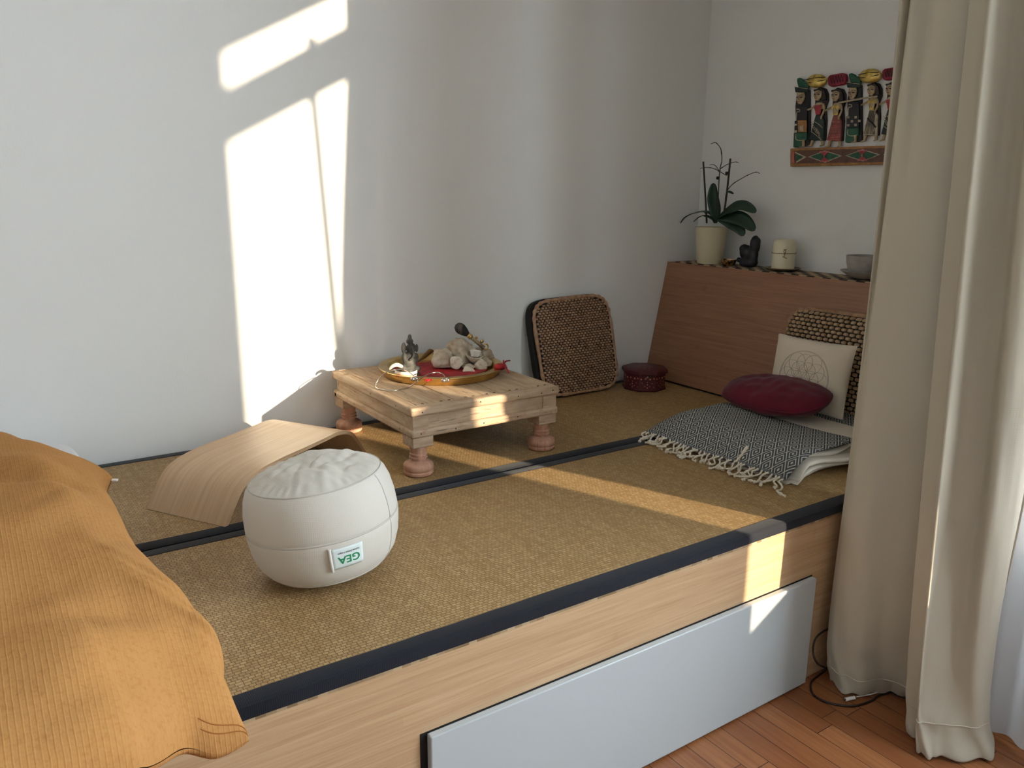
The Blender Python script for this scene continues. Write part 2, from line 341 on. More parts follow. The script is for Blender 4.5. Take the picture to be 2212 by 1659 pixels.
# ------------------------------------------------------------------ curtains
def curtain(name, plan, zs, mat, nu=90, nv=70, wr=.004, seed=0, solid=.002, parent=None):
    # plan: list over height of lists of (x, y) control points
    def f(u, v):
        cols = [interp([(p[0], p[1], 0) for p in lv], u) for lv in plan]
        c = interp(cols, v); z = interp([(0, 0, q) for q in zs], v).z
        k = wr * (noise.noise(Vector((u * 7 + seed, z * 2.2, seed))) + .5 * noise.noise(Vector((u * 17, z * 5 + seed, 3))))
        q = max(0, 1 - z / .30); q = q * q
        a1 = noise.noise(Vector((u * 5 + seed, z * 13, 7))); a2 = noise.noise(Vector((u * 9, z * 9 + u * 6, seed)))
        return Vector((c.x + k + q * (.030 * a1 + .016 * a2), c.y + k * .6 + q * .016 * a2, max(.004, z + q * .009 * a2)))
    return f
def mkcurtain(name, label, plan, zs, hem, **kw):
    f = curtain(name, plan, zs, CURT, **kw)
    t = thing(name, label, 'curtain', (-1, -1.8, 0))
    obj('fabric_panel', MB().grid(140, 110, f), CURT, t, smooth=True, solid=.003)
    # hem seam
    v0 = hem
    pts = [f(i / 119, v0) + Vector((-.0035, -.001, 0)) for i in range(120)]
    obj('hem_stitch', MB().tube(pts, .0013, 5), simple('stitch_thread', C(200, 190, 172), .8), t, smooth=True)
    return t
T3 = 2.95
L_top = [(-1.02, -1.585), (-1.06, -1.63), (-.98, -1.655), (-1.07, -1.68), (-.99, -1.70), (-1.06, -1.75), (-1.03, -1.83), (-.97, -1.98)]
L_mid = [(-.97, -1.60), (-1.04, -1.63), (-1.02, -1.645), (-1.07, -1.67), (-1.06, -1.72), (-1.05, -1.78), (-1.0, -1.90), (-.98, -2.08)]
L_low = [(-.93, -1.60), (-1.02, -1.62), (-1.07, -1.64), (-1.09, -1.68), (-1.08, -1.74), (-1.03, -1.80), (-.99, -1.90), (-.965, -2.05)]
L_bot = [(-.90, -1.62), (-.99, -1.63), (-1.05, -1.655), (-1.075, -1.69), (-1.06, -1.755), (-.97, -1.77), (-.95, -1.82), (-.93, -1.86)]
mkcurtain('curtain', 'beige linen curtain hanging beside the bed end, gathered behind the longer one', [L_top, L_mid, L_low, L_bot], [T3, MT + .95, MT - .28, .012], .845, seed=2)
R_top = [(-1.09, -1.80), (-1.10, -1.835), (-1.12, -1.86), (-1.06, -1.89), (-1.05, -1.92), (-1.1, -1.94), (-1.06, -1.965), (-1.02, -1.98)]
R_mid = [(-1.09, -1.855), (-1.11, -1.905), (-1.14, -1.93), (-1.07, -1.95), (-1.05, -1.99), (-1.09, -2.025), (-1.05, -2.07), (-1.01, -2.085)]
R_low = [(-1.09, -1.90), (-1.11, -1.945), (-1.14, -1.965), (-1.13, -1.97), (-1.07, -2.02), (-1.06, -2.065), (-1.0, -2.08), (-.95, -2.05)]
R_bot = [(-1.09, -1.93), (-1.11, -1.965), (-1.135, -1.99), (-1.14, -2.02), (-1.12, -2.05), (-1.03, -2.11), (-.96, -2.10), (-.94, -2.04)]
mkcurtain('curtain', 'longer beige linen curtain in front, its hem crumpled on the parquet', [R_top, R_mid, R_low, R_bot], [T3, MT + .7, MT - .3, .01], .80, seed=9)
# thin white voile in front of the window; its free edge shapes the sun patch
def edge_at(x, y, z):  # point of the wall or mat where the edge's shadow falls -> edge (y, z) in the curtain plane
    k = (-.9 - x) / SUN.x; p = Vector((x, y, z + MT)) + SUN * k; return (p.y, p.z)
E_ = sorted([edge_at(*q) for q in ((-1.13, -1.6, -.1), (-1.232, -1.528, 0), (-1.329, -1.296, 0), (-1.412, -1.065, 0), (-1.598, -.768, 0), (-1.759, -.348, 0), (-1.961, 0, .24), (-1.95, 0, .551), (-1.923, 0, .898), (-1.887, 0, 1.319), (-1.85, 0, 1.6))], key=lambda q: q[1])
E_ = [(y_ - .05 if z_ < 1.05 else y_, z_) for y_, z_ in E_]
E_ = [(-2.6, .02), (-2.6, .3)] + [(min(y_, -2.6), z_) for y_, z_ in E_] + [(E_[-1][0], ZC - .08)]
ez = [q[1] for q in E_]; ey = [q[0] for q in E_]
def sheerf(u, v):
    z = .02 + (ZC - .1) * v; ye = float(np.interp(z, ez, ey)); y = -1.88 + (ye + 1.88) * u
    return Vector((-.9 + .022 * math.sin(u * 46 + .6 * math.sin(z * 2)) * (.6 + .4 * math.sin(z)), y, z))
sh = MB().grid(160, 60, sheerf)
tag(obj('sheer_curtain', sh, SHEER, smooth=True), 'thin white voile curtain at the right edge behind the linen curtains', 'sheer curtain')
ca = [edge_at(-2.02, 0, 1.24), edge_at(-1.965, 0, .26)]
rod = thing('curtain_rod', 'slim white curtain rod above the window carrying the curtains', 'curtain rod', (-1.02, -2.5, T3))
obj('rod', MB().tube([(-1.02, -4.3, T3 + .02), (-1.02, -1.55, T3 + .02)], .012, 12), WHITE_PAINT, rod, smooth=True)
obj('shadow_cord', MB().tube([(-.9, ca[0][0], MT + 2.06), (-.9, ca[0][0], ca[0][1]), (-.9, ca[1][0], ca[1][1])], .017, 8), SHEET, rod, smooth=True)  # unseen cord added to throw the thin dark line down the sun patch
# ------------------------------------------------------------------ mattress and orange pillow
def slab(x0, x1, y0, y1, z0, z1, r, n=60, wob=.004, seed=0):
    def f(u, v):
        # superelliptic box
        a = u * 2 * PI; b = (v - .5) * PI
        e = .18; sg = lambda q, p: math.copysign(abs(q) ** p, q)
        cb = sg(math.cos(b), .22); x = (x0 + x1) / 2 + (x1 - x0) / 2 * cb * sg(math.cos(a), e); y = (y0 + y1) / 2 + (y1 - y0) / 2 * cb * sg(math.sin(a), e)
        z = (z0 + z1) / 2 + (z1 - z0) / 2 * sg(math.sin(b), .5); k = wob * noise.noise(Vector((x * 5, y * 5, seed)))
        return Vector((x, y, z + (k if z > z0 + .02 else 0)))
    return MB().grid(n * 2, 24, f, cu=True)
tag(obj('mattress', slab(-4.05, -2.91, -1.75, -.03, MT + .002, MT + .144, .05, wob=.014), SHEET, smooth=True), 'white sheeted mattress under the orange pillow at the left end', 'mattress')
def orange():
    ze = .17
    right = [at(*q, z=zz) for q, zz in (((243, 1035), .16), ((232, 1075), .15), ((262, 1140), .16), ((300, 1212), .17), ((352, 1282), .17), ((415, 1350), .17), ((455, 1395), .16), ((482, 1425), .15), ((485, 1480), .12), ((508, 1540), .09), ((538, 1600), .06))]
    back = [Vector((-4.0, -.16, MT + ze)), Vector((-3.6, -.15, MT + ze)), Vector((-3.3, -.18, MT + ze)), Vector((-3.12, -.3, MT + ze)), Vector((-3.0, -.5, MT + ze)), right[0]]
    front = [Vector((-4.0, -2.0, MT + ze)), Vector((-3.5, -1.95, MT + ze)), at(200, 1700, z=.15), at(330, 1655, z=.12), at(400, 1618, z=.09), at(470, 1628, z=.06), right[-1]]
    L0, L1 = back[0], front[0]
    def bd(u, v):   # coons patch
        B, F_ = interp(back, u), interp(front, u); L = L0.lerp(L1, v); R = interp(right, v)
        return B * (1 - v) + F_ * v + L * (1 - u) + R * u - (L0 * (1 - u) * (1 - v) + back[-1] * u * (1 - v) + L1 * (1 - u) * v + right[-1] * u * v)
    def prof(q): q = max(0, min(1, q)); return math.sqrt(1 - (1 - q) ** 2)
    def hgt(u, v, p):
        du = (1 - u) / .30; dv = min(v / .22, (1 - v) / .2); h = prof(du) * prof(dv)
        return h
    def f(u, v, top):
        u = 1 - (1 - u) ** 1.5; v = .5 + .5 * math.copysign(1 - (1 - abs(2 * v - 1)) ** 1.4, 2 * v - 1)
        p = bd(u, v); h = hgt(u, v, p)
        if top:
            w = .016 * noise.noise(Vector((p.x * 4.5, p.y * 3, 1))) + .012 * noise.noise(Vector((p.x * 7 + p.y * 4, p.y * 3 - p.x * 3, 5)))
            ed = (1 - u) * 12
            w += .010 * math.exp(-ed) * math.sin(v * 55 + 3 * math.sin(v * 9)) * h
            w += .020 * noise.noise(Vector((p.x * 3.2 + p.y * 1.6, p.y * 5.2, 11))) + .010 * abs(noise.noise(Vector((p.x * 9 - p.y * 5, p.y * 6, 13))))
            for cx_, cy_, dx_, dy_, am, ww_ in ((-2.99, -1.75, .9, .45, .016, .030), (-3.02, -1.62, 1, .1, .012, .035), (-3.0, -1.86, .7, .7, .014, .028), (-2.98, -.90, .4, -.9, .012, .03)):
                rx, ry = p.x - cx_, p.y - cy_; al = rx * dx_ + ry * dy_; pe = -rx * dy_ + ry * dx_; w -= am * math.exp(-(pe / ww_) ** 2 - (al / .16) ** 2)
            # long diagonal crease
            s = (p.y + 1.02) * .8 + (p.x + 3.0) * .9; w -= .030 * math.exp(-(s / .055) ** 2) * h
            return p + Vector((0, 0, .125 * h + w * (.25 + .75 * h)))
        q = p + Vector((0, 0, -.05 * h)); q.z = max(q.z, MT + .147) if q.y > -1.755 and q.x < -2.91 else q.z; q.z = min(q.z, p.z + .05 * h); return q
    m = MB(); N, K = 120, 160
    m.grid(N, K, lambda u, v: f(u, v, True)); m.grid(N, K, lambda u, v: f(u, v, False))
    return m, f
om, of = orange()
opl = thing('pillow', 'large mustard orange ribbed pillow at the left edge on the white mattress', 'pillow', (-3.4, -1.1, MT + .12))
obj('pillow_cover', om, ORANGE, opl, smooth=True)
SEO = simple('seam_orange', C(160, 100, 42), .9)
for vv in (.955, .972): obj('corner_seam', MB().tube([of(.62 + .36 * i / 40, vv, True) + Vector((0, 0, .0002)) for i in range(41)], .0010, 6), SEO, opl, smooth=True)
c = at(240, 1037, z=.165); obj('zipper_tab', MB().box(c + Vector((.008, -.005, 0)), (.016, .01, .006), Matrix.Rotation(-.6, 3, 'Z')), PORC, opl, bevel=.002)
# ------------------------------------------------------------------ meditation bench
ba = Vector((.517, -.857, 0)); bb = Vector((.857, .516, 0)); BO = Vector((-2.783, -.508, MT + .0012))
bench = thing('meditation_bench', 'bent plywood meditation bench with curved ends behind the white cushion', 'bench', BO, math.atan2(bb.y, bb.x))
prof = curve([(0, 0, 0), (.035, 0, .05), (.08, 0, .098), (.15, 0, .121), (.25, 0, .128), (.35, 0, .129), (.45, 0, .131), (.535, 0, .132), (.60, 0, .112), (.64, 0, .07), (.67, 0, .03), (.695, 0, 0)], 60)
th = .012; m = MB(); P = []; F = []
for i, p in enumerate(prof):
    tg = (prof[min(i + 1, 59)] - prof[max(i - 1, 0)]).normalized(); n_ = Vector((-tg.z, 0, tg.x)); q = p - n_ * th; q.z = max(q.z, 0)
    for w in (0, -.302): P += [Vector((p.x, w, p.z)), Vector((q.x, w, q.z))]
for i in range(59):
    a = i * 4; b = a + 4; F += [(a, a + 2, b + 2, b), (a + 1, b + 1, b + 3, a + 3), (a, b, b + 1, a + 1), (a + 2, a + 3, b + 3, b + 2)]
F += [(0, 1, 3, 2), (59 * 4, 59 * 4 + 2, 59 * 4 + 3, 59 * 4 + 1)]
m.add(P, F)
o = obj('bent_seat', m, PLY, bench, world=False, smooth=True)
e = MB()
for w in (.0004, -.3024):
    for k in (.3, .7):
        e.tube([Vector((p.x, w, 0)) + Vector((0, 0, p.z)) - Vector((-(prof[min(i + 1, 59)] - prof[max(i - 1, 0)]).normalized().z, 0, (prof[min(i + 1, 59)] - prof[max(i - 1, 0)]).normalized().x)) * th * k for i, p in enumerate(prof) if 0 < i < 59], .0006, 4)
obj('ply_layers', e, PLY_E, bench, world=False)
# ------------------------------------------------------------------ zafu
ZR = .183; zc = Vector((-2.478, -1.173, MT)); tilt = Matrix.Rotation(.10, 3, Vector((.80, -.60, 0)).cross(Vector((0, 0, 1)))) 
axv = Vector((-.827, .562, 0)); tilt = Matrix.Rotation(math.radians(7), 3, Vector((0, 0, 1)).cross(axv))
ZH = .262; ZO = zc + Vector((0, 0, .016))
def zr(h):   # radius over normalised height
    pts = [(0, .55), (.03, .72), (.08, .82), (.16, .905), (.28, .965), (.40, .99), (.46, 1.0), (.49, .985), (.52, 1.0), (.66, .99), (.78, .955), (.86, .91), (.90, .87), (.915, .85)]
    return float(np.interp(h, [p[0] for p in pts], [p[1] for p in pts])) * ZR
def zp(th, h, off=0):
    r = zr(h) + off; w = 1 + .010 * noise.noise(Vector((math.cos(th) * 1.5, math.sin(th) * 1.5, h * 3)))
    return ZO + tilt @ Vector((r * w * math.cos(th), r * w * math.sin(th), h * ZH))
zt = thing('meditation_cushion', 'round off-white canvas meditation cushion with a green lettered tag', 'cushion', zc)
hs = [0, .015, .03, .055, .08, .12, .16, .22, .28, .34, .4, .45, .475, .49, .505, .53, .58, .65, .72, .78, .82, .86, .89, .908, .915]
m = MB().grid(96, len(hs), lambda u, v: zp(u * 2 * PI, hs[round(v * (len(hs) - 1))]), cu=True, capv=False)
m.f.append(tuple(range(96))[::-1])
obj('side_band', m, CANVAS, zt, smooth=True)
def ztop(u, v):
    th = u * 2 * PI; r = zr(.915) * (1 - v); k = 1 - v
    h = .915 * ZH + .030 * (1 - k ** 2.6)
    X, Y = k * math.cos(th), k * math.sin(th)
    h += (1 - k ** 4) * (.012 * noise.noise(Vector((X * 1.6 + 3, Y * 1.6, 1))) + .013 * (abs(noise.noise(Vector(((X + Y) * .9, (X - Y) * 2.3, 4)))) ** .8) + .004 * noise.noise(Vector((X * 7, Y * 5, 2))))
    h += .0035 * math.sin(th * 34 + 2 * math.sin(5 * th)) * max(0, (k - .78) / .22) * (1 - k) * 8
    return ZO + tilt @ Vector((r * math.cos(th), r * math.sin(th), h))
def zv(u, v): return ztop(u, .985 * v)
obj('top_panel', MB().grid(160, 40, zv, cu=True, capv=True), CANVAS, zt, smooth=True, fixn=True)
SEAM = simple('canvas_seam', C(196, 190, 178), .9)
for nm, h, r in (('top_seam', .912, .0016), ('zipper_seam', .488, .0024), ('bottom_seam', .045, .0016)):
    obj(nm, MB().tube([zp(2 * PI * i / 120, h, .0006) for i in range(120)], r, 6, closed=True), SEAM, zt, smooth=True)
thl = math.radians(-95)
obj('vertical_seam', MB().tube([zp(thl + .75, .06 + .84 * i / 20, .0004) for i in range(21)], .0012, 5), SEAM, zt, smooth=True)
def zlab(s, q, off): return zp(thl + s / ZR, .335 + q / ZH, off)
lb = obj('label_tag', MB().grid(14, 10, lambda u, v: zlab(-.036 + .072 * u, -.026 + .052 * v, .0022)), simple('tag_cloth', C(226, 236, 232), .7), zt, smooth=True, solid=.0012)
obj('tag_loop', MB().tube([zlab(-.040, -.03 + .06 * i / 8, .0045 - .002 * abs(i - 4) / 4) for i in range(9)], .0035, 8), simple('loop_cord', C(232, 226, 216), .8), zt, smooth=True)
GREEN = simple('green_ink', C(24, 138, 86), .6); GREY = simple('grey_ink', C(110, 112, 112), .6)
def text(txt, size, mp, mat, parent, bold=0, name='lettering'):
    c = bpy.data.curves.new('tmp', 'FONT'); c.body = txt; c.size = size; c.align_x = 'CENTER'; c.align_y = 'CENTER'; c.offset = bold
    o = bpy.data.objects.new('tmp', c); COL.objects.link(o); bpy.context.view_layer.update()
    me = bpy.data.meshes.new_from_object(o.evaluated_get(bpy.context.evaluated_depsgraph_get())); bpy.data.objects.remove(o)
    bm = bmesh.new(); bm.from_mesh(me); bmesh.ops.triangulate(bm, faces=bm.faces)
    m = MB(); m.add([mp(v.co.x, v.co.y) for v in bm.verts], [tuple(v.index for v in f.verts) for f in bm.faces]); bm.free()
    return obj(name, m, mat, parent, fixn=False)
text('GEA', .026, lambda a, b: zlab(.002 - a * 1.05, -.004 - b, .0034), GREEN, lb, .0005)
text('Gehen Sitzen Liegen', .0062, lambda a, b: zlab(.002 - a, .013 - b, .0034), GREY, lb, .0001)
# ------------------------------------------------------------------ low table
TX0, TX1, TY0, TY1, TZ = -2.015, -1.42, -.712, -.045, .238
tb = thing('low_table', 'weathered square wooden low table with turned legs near the wall', 'table', ((TX0 + TX1) / 2, (TY0 + TY1) / 2, MT + .002))
def rbox(x0, x1, y0, y1, z0, z1): return MB().box2((x0, y0, z0 + MT), (x1, y1, z1 + MT))
rw = .042
# planks along Y
xs = [TX0 + rw, -1.93, -1.83, -1.735, -1.65, -1.555, TX1 - .012]
m = MB()
for i in range(6): m.box2((xs[i] + .0012, TY0 + rw, MT + TZ - .016), (xs[i + 1] - .0012, TY1 - .012, MT + TZ - .002 + random.uniform(-.0008, .0008)))
obj('tabletop', m, OLD_Y, tb, bevel=.0015)
obj('plank_backing', rbox(TX0 + .02, TX1 - .02, TY0 + .02, TY1 - .02, TZ - .024, TZ - .017), DARK, tb)
def rail(x0, x1, y0, y1, z0, z1, m, nm): obj(nm, rbox(x0, x1, y0, y1, z0, z1), m, tb, bevel=.008, bseg=3)
for (a, b) in ((TZ - .030, TZ), (.135, .163)):
    nm = 'top_rail' if b == TZ else 'lower_rail'; e = 0 if b == TZ else .002
    rail(TX0 + e, TX1 - e, TY0 + e, TY0 + rw, a, b, OLD_X, nm); rail(TX0 + e, TX1 - e, TY1 - (.014 if e == 0 else .04), TY1 - e, a, b, OLD_X, nm)
    rail(TX0 + e, TX0 + rw, TY0 + rw * .6, TY1 - .01, a, b - .0005, OLD_Y, nm); rail(TX1 - (.014 if e == 0 else .04), TX1 - e, TY0 + rw * .6, TY1 - .01, a, b - .0005, OLD_Y, nm)
i_ = .014
for nm, q, mt in (('front_apron', (TX0 + i_, TX1 - i_, TY0 + i_, TY0 + .035), OLD_X), ('back_apron', (TX0 + i_, TX1 - i_, TY1 - .035, TY1 - i_), OLD_X), ('left_apron', (TX0 + i_, TX0 + .035, TY0 + .035, TY1 - .035), OLD_Y), ('right_apron', (TX1 - .035, TX1 - i_, TY0 + .035, TY1 - .035), OLD_Y)):
    obj(nm, rbox(*q, .160, TZ - .028), mt, tb, bevel=.0015)
legp = [(.0, .0), (.046, .0), (.0495, .004), (.0495, .012), (.0465, .0145), (.0495, .017), (.050, .030), (.048, .036), (.040, .042), (.030, .045), (.0255, .048), (.0255, .054), (.031, .0565), (.031, .060), (.026, .062), (.0255, .066), (.030, .068), (.030, .0715), (.026, .074), (.0265, .082), (.029, .092), (.029, .104), (0, .104)]
for cx in (TX0 + .045, TX1 - .045):
    for cy in (TY0 + .045, TY1 - .045):
        lg = MB().lathe(legp, (cx, cy, MT + .002), 36)
        l_ = obj('leg', lg, OLD_Z, tb, smooth=True)
        obj('leg_block', MB().box((cx, cy, MT + .119), (.076, .076, .036)), OLD_X, l_, bevel=.003)
for cx in (TX0 + .037, TX1 - .037): obj('corner_post', MB().box((cx, TY0 + .036, MT + .186), (.058, .056, .050)), OLD_Z if 0 else OLD_X, tb, bevel=.002)
for x, z in ((-1.975, .222), (-1.755, .226), (-1.60, .224), (-1.50, .222), (-1.45, .226), (-1.98, .150), (-1.74, .149), (-1.85, .147), (-1.60, .150)):
    obj('nail', MB().ell((x, TY0 + (.001 if z > .2 else .003), MT + z), (.0032, .002, .0032), 10), NAIL, tb, smooth=True)
for y, z in ((-.60, .224), (-.40, .222), (-.62, .150), (-.25, .150), (-.12, .151)):
    obj('nail', MB().ell((TX0 + (.001 if z > .2 else .003), y, MT + z), (.002, .0032, .0032), 10), NAIL, tb, smooth=True)
m = MB()
for x in xs[1:]:
    for k in range(2): obj('plank_notch', MB().box((x - .02 - .03 * k, TY0 + rw + .006, MT + TZ - .0016), (.009, .004, .0012), Matrix.Rotation(random.uniform(-.5, .5), 3, 'Z')), DARK, tb)
# ------------------------------------------------------------------ brass tray and what lies on it
TT = TZ + MT
tc = Vector((-1.668, -.290, TT)); R_ = .238
tray = thing('brass_tray', 'round brass tray with a flat rim on the low table', 'tray', tc)
obj('tray_body', MB().lathe([(0, .0), (R_ * .93, .0), (R_ * .945, .002), (R_ * .965, .022), (R_, .026), (R_ * 1.003, .028), (R_ * .998, .0295), (R_ * .87, .0285), (R_ * .85, .026), (R_ * .825, .010), (R_ * .8, .0075), (0, .0075)], tc, 96), BRASS, tray, smooth=True)
TB = TT + .0078
def rcloth(u, v):
    a = u * 2 * PI; r = v * R_ * .76 * (1 + .10 * math.sin(3 * a + 1) + .05 * math.sin(7 * a))
    r = min(r, R_ * .775)
    return Vector((tc.x + r * math.cos(a), tc.y + r * math.sin(a), TB + .003 + .006 * abs(noise.noise(Vector((r * 25 * math.cos(a), r * 25 * math.sin(a), 2)))) * (1 if v < .96 else .2)))
tag(obj('red_cloth', MB().grid(72, 30, lambda u, v: rcloth(u, max(v, .01)), cu=True), RED, smooth=True, solid=.001), 'shiny red cloth spread over the inside of the brass tray', 'cloth')
TB += .007
def tp(px, py, y, dz=0):
    p = at(px, py, y=y); return p
# rock with flat round faces
rock = thing('rock', 'large pale lumpy rock with round flat faces lying on the tray', 'rock', (-1.57, -.24, TB))
def lump(c, r, seed, amp=.16, M=None, n=40):
    def f(v):
        d = v.normalized(); k = 1 + amp * noise.noise(d * 1.4 + Vector((seed, 0, 0))) + amp * .5 * noise.noise(d * 3.1 + Vector((0, seed, 0))) + amp * .22 * noise.noise(d * 8 + Vector((0, seed, 0)))
        return v * k
    return MB().ell(c, r, n, M, f)
m = MB()
for (px, py, y, r, sd) in (((1000), 768, -.26, (.062, .05, .052), 3), (955, 776, -.27, (.044, .04, .040), 5), (1046, 796, -.28, (.044, .04, .032), 8), (1042, 773, -.26, (.045, .04, .044), 9), (990, 748, -.25, (.048, .04, .032), 12), (1000, 797, -.275, (.055, .042, .026), 15), (962, 792, -.275, (.034, .034, .028), 17), (1016, 803, -.345, (.036, .034, .030), 21), (1044, 788, -.335, (.034, .034, .032), 23)):
    m.add(*(lambda q: (q.v, q.f))(lump(at(px, py, y=y), r, sd, .30)))
for v in m.v: v.z = max(v.z, TB + .001)
obj('rock_body', m, ROCK, rock, remesh=.0035)
def disc(px, py, y, r, nrm, dep=.02, sd=0, name='round_face'):
    c = at(px, py, y=y); z = Vector(nrm).normalized(); M = z.to_track_quat('Z', 'Y').to_matrix()
    w = lambda a, zz: 1 + .07 * math.sin(3 * a + sd) + .04 * math.sin(5 * a + 2 * sd)
    obj(name, MB().lathe([(r * .8, -dep), (r * 1.0, -dep * .4), (r * .97, -.002), (r * .86, .0015), (r * .4, .002), (0.0001, .002)], c, 28, M, w), ROCKF, rock, smooth=True)
disc(986, 783, -.338, .026, (-.45, -.85, .25), .05, 1)
disc(1012, 806, -.385, .027, (-.5, -.75, .45), .03, 2)
disc(1043, 788, -.372, .024, (.15, -.95, .35), .03, 3)
# small white bowl on the rock
c = at(1026, 770, y=-.325)
bw = thing('cup', 'tiny white porcelain cup sitting in a shell on the pale rock', 'cup', c)
tilt2 = Matrix.Rotation(.12, 3, 'Y')
obj('cup_body', MB().lathe([(0, .0), (.014, .0), (.019, .008), (.0215, .020), (.0225, .023), (.020, .022), (.016, .008), (0, .006)], c, 28, tilt2), PORC, bw, smooth=True)
obj('shell', MB().lathe([(0, -.018), (.016, -.016), (.029, -.003), (.034, .008), (.0325, .009), (.024, .0), (0, -.008)], c + Vector((-.003, 0, -.002)), 28, Matrix.Rotation(.2, 3, 'X'), lambda a, z: 1 + .04 * math.sin(6 * a)), ROCKF, bw, smooth=True)
obj('cup_handle', MB().tube([c + Vector((.016 + .008 * math.sin(t_), -.006, .008 + .007 * math.cos(t_))) for t_ in [PI * i / 8 for i in range(9)]], .0022, 8), PORC, bw, smooth=True)
# brush
br = thing('brush', 'dark feather-tipped brush with brass ferrule propped on the rock', 'brush', at(1000, 740, y=-.22))
A, B_ = at(990, 706, y=-.235), at(1046, 752, y=-.29)
ax = (B_ - A).normalized(); M = ax.to_track_quat('Z', 'Y').to_matrix(); L = (B_ - A).length
obj('bristles', MB().lathe([(0.0001, -.014), (.013, -.010), (.0205, .002), (.022, .014), (.018, .030), (.012, .044), (.008, .052), (0, .052)], A, 24, M), simple('bristle', C(28, 26, 26), .7, c2=C(110, 100, 84), ns=12, lo=.5, hi=.8, stretch=(4, 4, 1)), br, smooth=True)
obj('ferrule', MB().lathe([(.0085, .048), (.011, .051), (.011, .055), (.0085, .057), (.011, .060), (.011, .064), (.008, .067)], A, 20, M), BRASS, br, smooth=True)
obj('handle', MB().tube([A + ax * .06, A + ax * (L * .8), A + ax * L], [.0075, .0075, .009], 10), simple('horn', C(96, 80, 56), .35, c2=C(170, 150, 110), ns=20), br, smooth=True)
for k, off in enumerate(((.0, .012), (.028, .016))):
    c = A + ax * (L * .72 + off[0] - .01) + Vector((.006, 0, off[1] * .9)); obj('brass_bead', MB().ell(c, (.006, .006, .005) if k == 0 else (.008, .006, .008), 12), BRASS, br, smooth=True)
c = B_ + Vector((.008, 0, .004)); obj('ring_end', MB().tube([c + Vector((.011 * math.cos(q), .002, .011 * math.sin(q))) for q in [2 * PI * i / 20 for i in range(20)]], .003, 8, closed=True), BRASS, br, smooth=True)
# figurine of a seated elephant-headed deity
fp = at(884, 812, y=-.335); fp.z = TB - .004; fy = fp.y; fx = fp.x
fg = thing('figurine', 'grey stone seated elephant-headed figurine on the left of the tray', 'figurine', fp)
def P2(px, py, dy=0): return at(px, py, y=fy + dy)
m = MB()
for px, py, dy, r in ((885, 800, 0, (.030, .022, .016)), (884, 785, 0, (.023, .018, .024)), (885, 768, 0, (.019, .015, .014)), (888, 752, -.004, (.015, .014, .017)), (885, 737, 0, (.011, .011, .009)), (885, 729, 0, (.0065, .0065, .010)), (872, 752, .003, (.008, .005, .018)), (900, 752, .003, (.006, .005, .013)), (873, 772, -.008, (.008, .008, .016)), (899, 773, -.008, (.008, .008, .016)), (870, 796, -.014, (.013, .012, .010)), (900, 796, -.014, (.013, .012, .010)), (885, 808, 0, (.034, .026, .008))):
    m.ell(P2(px, py, dy), [q_ * 1.22 for q_ in r], 14)
m.tube(curve([P2(890, 748, -.016), P2(892, 757, -.022), P2(893, 767, -.022), P2(889, 775, -.022), P2(884, 778, -.02)], 14), [.007 - .0003 * i for i in range(14)], 10)
obj('stone_body', m, STONE, fg, remesh=.0018)
obj('crown', MB().lathe([(.012, 0), (.0125, .004), (.010, .005), (.0105, .010), (.008, .011), (.0075, .018), (.004, .023), (0, .024)], P2(885, 741), 20), STONE, fg, smooth=True)
# white bracelet-like cup around it
rc = at(879, 805, y=fy - .022)
rg = thing('ceramic_ring', 'white painted ceramic ring with a tail handle around the figurine base', 'ceramic ring', (rc.x, rc.y, TB - .004))
obj('ring_body', MB().lathe([(.036, 0), (.040, .010), (.041, .026), (.0385, .027), (.036, .012), (.033, .001)], (rc.x + .006, rc.y + .016, TB - .003), 40, None, lambda a, z: 1 + .03 * math.sin(3 * a)), simple('painted_white', C(234, 230, 224), .5, c2=C(150, 146, 142), ns=70, lo=.56, hi=.68), rg, smooth=True)
obj('tail_handle', MB().tube(curve([at(868, 792, y=fy - .03), at(858, 788, y=fy - .035), at(848, 791, y=fy - .035), at(841, 798, y=fy - .03)], 12), [.006, .0065, .007, .0075, .0075, .007, .0065, .006, .0055, .005, .004, .003], 10), simple('handle_cream', C(226, 208, 180), .5), rg, smooth=True)
# wire necklace with metal balls
def zt_(px, py, z): return at(px, py, z=z)
wr = thing('neck_ring', 'thin silver wire neck ring with two metal balls hanging over the tray rim', 'necklace', (-1.8, -.45, TT))
w1 = curve([zt_(895, 815, .275), zt_(886, 806, .282), zt_(872, 799, .285), zt_(852, 799, .284), zt_(832, 806, .28), zt_(816, 822, .262), zt_(812, 834, .244), zt_(818, 840, .2405), zt_(840, 844, .2405), zt_(862, 842, .2405), zt_(885, 835, .2405), zt_(903, 823, .272)], 70)
w2 = curve([zt_(903, 823, .272), zt_(915, 814, .276), zt_(932, 806, .279), zt_(948, 805, .279), zt_(958, 810, .277), zt_(962, 817, .273)], 30)
obj('wire_loop', MB().tube(w1, .0023, 8), STEEL, wr, smooth=True); obj('wire_arc', MB().tube(w2, .0023, 8), STEEL, wr, smooth=True)
for px, py, z, r in ((892, 819, .274, .0085), (899, 818, .274, .0085), (958, 822, .270, .008), (967, 821, .270, .0085)): obj('metal_ball', MB().ell(zt_(px, py, z), r, 16), STEEL, wr, smooth=True)
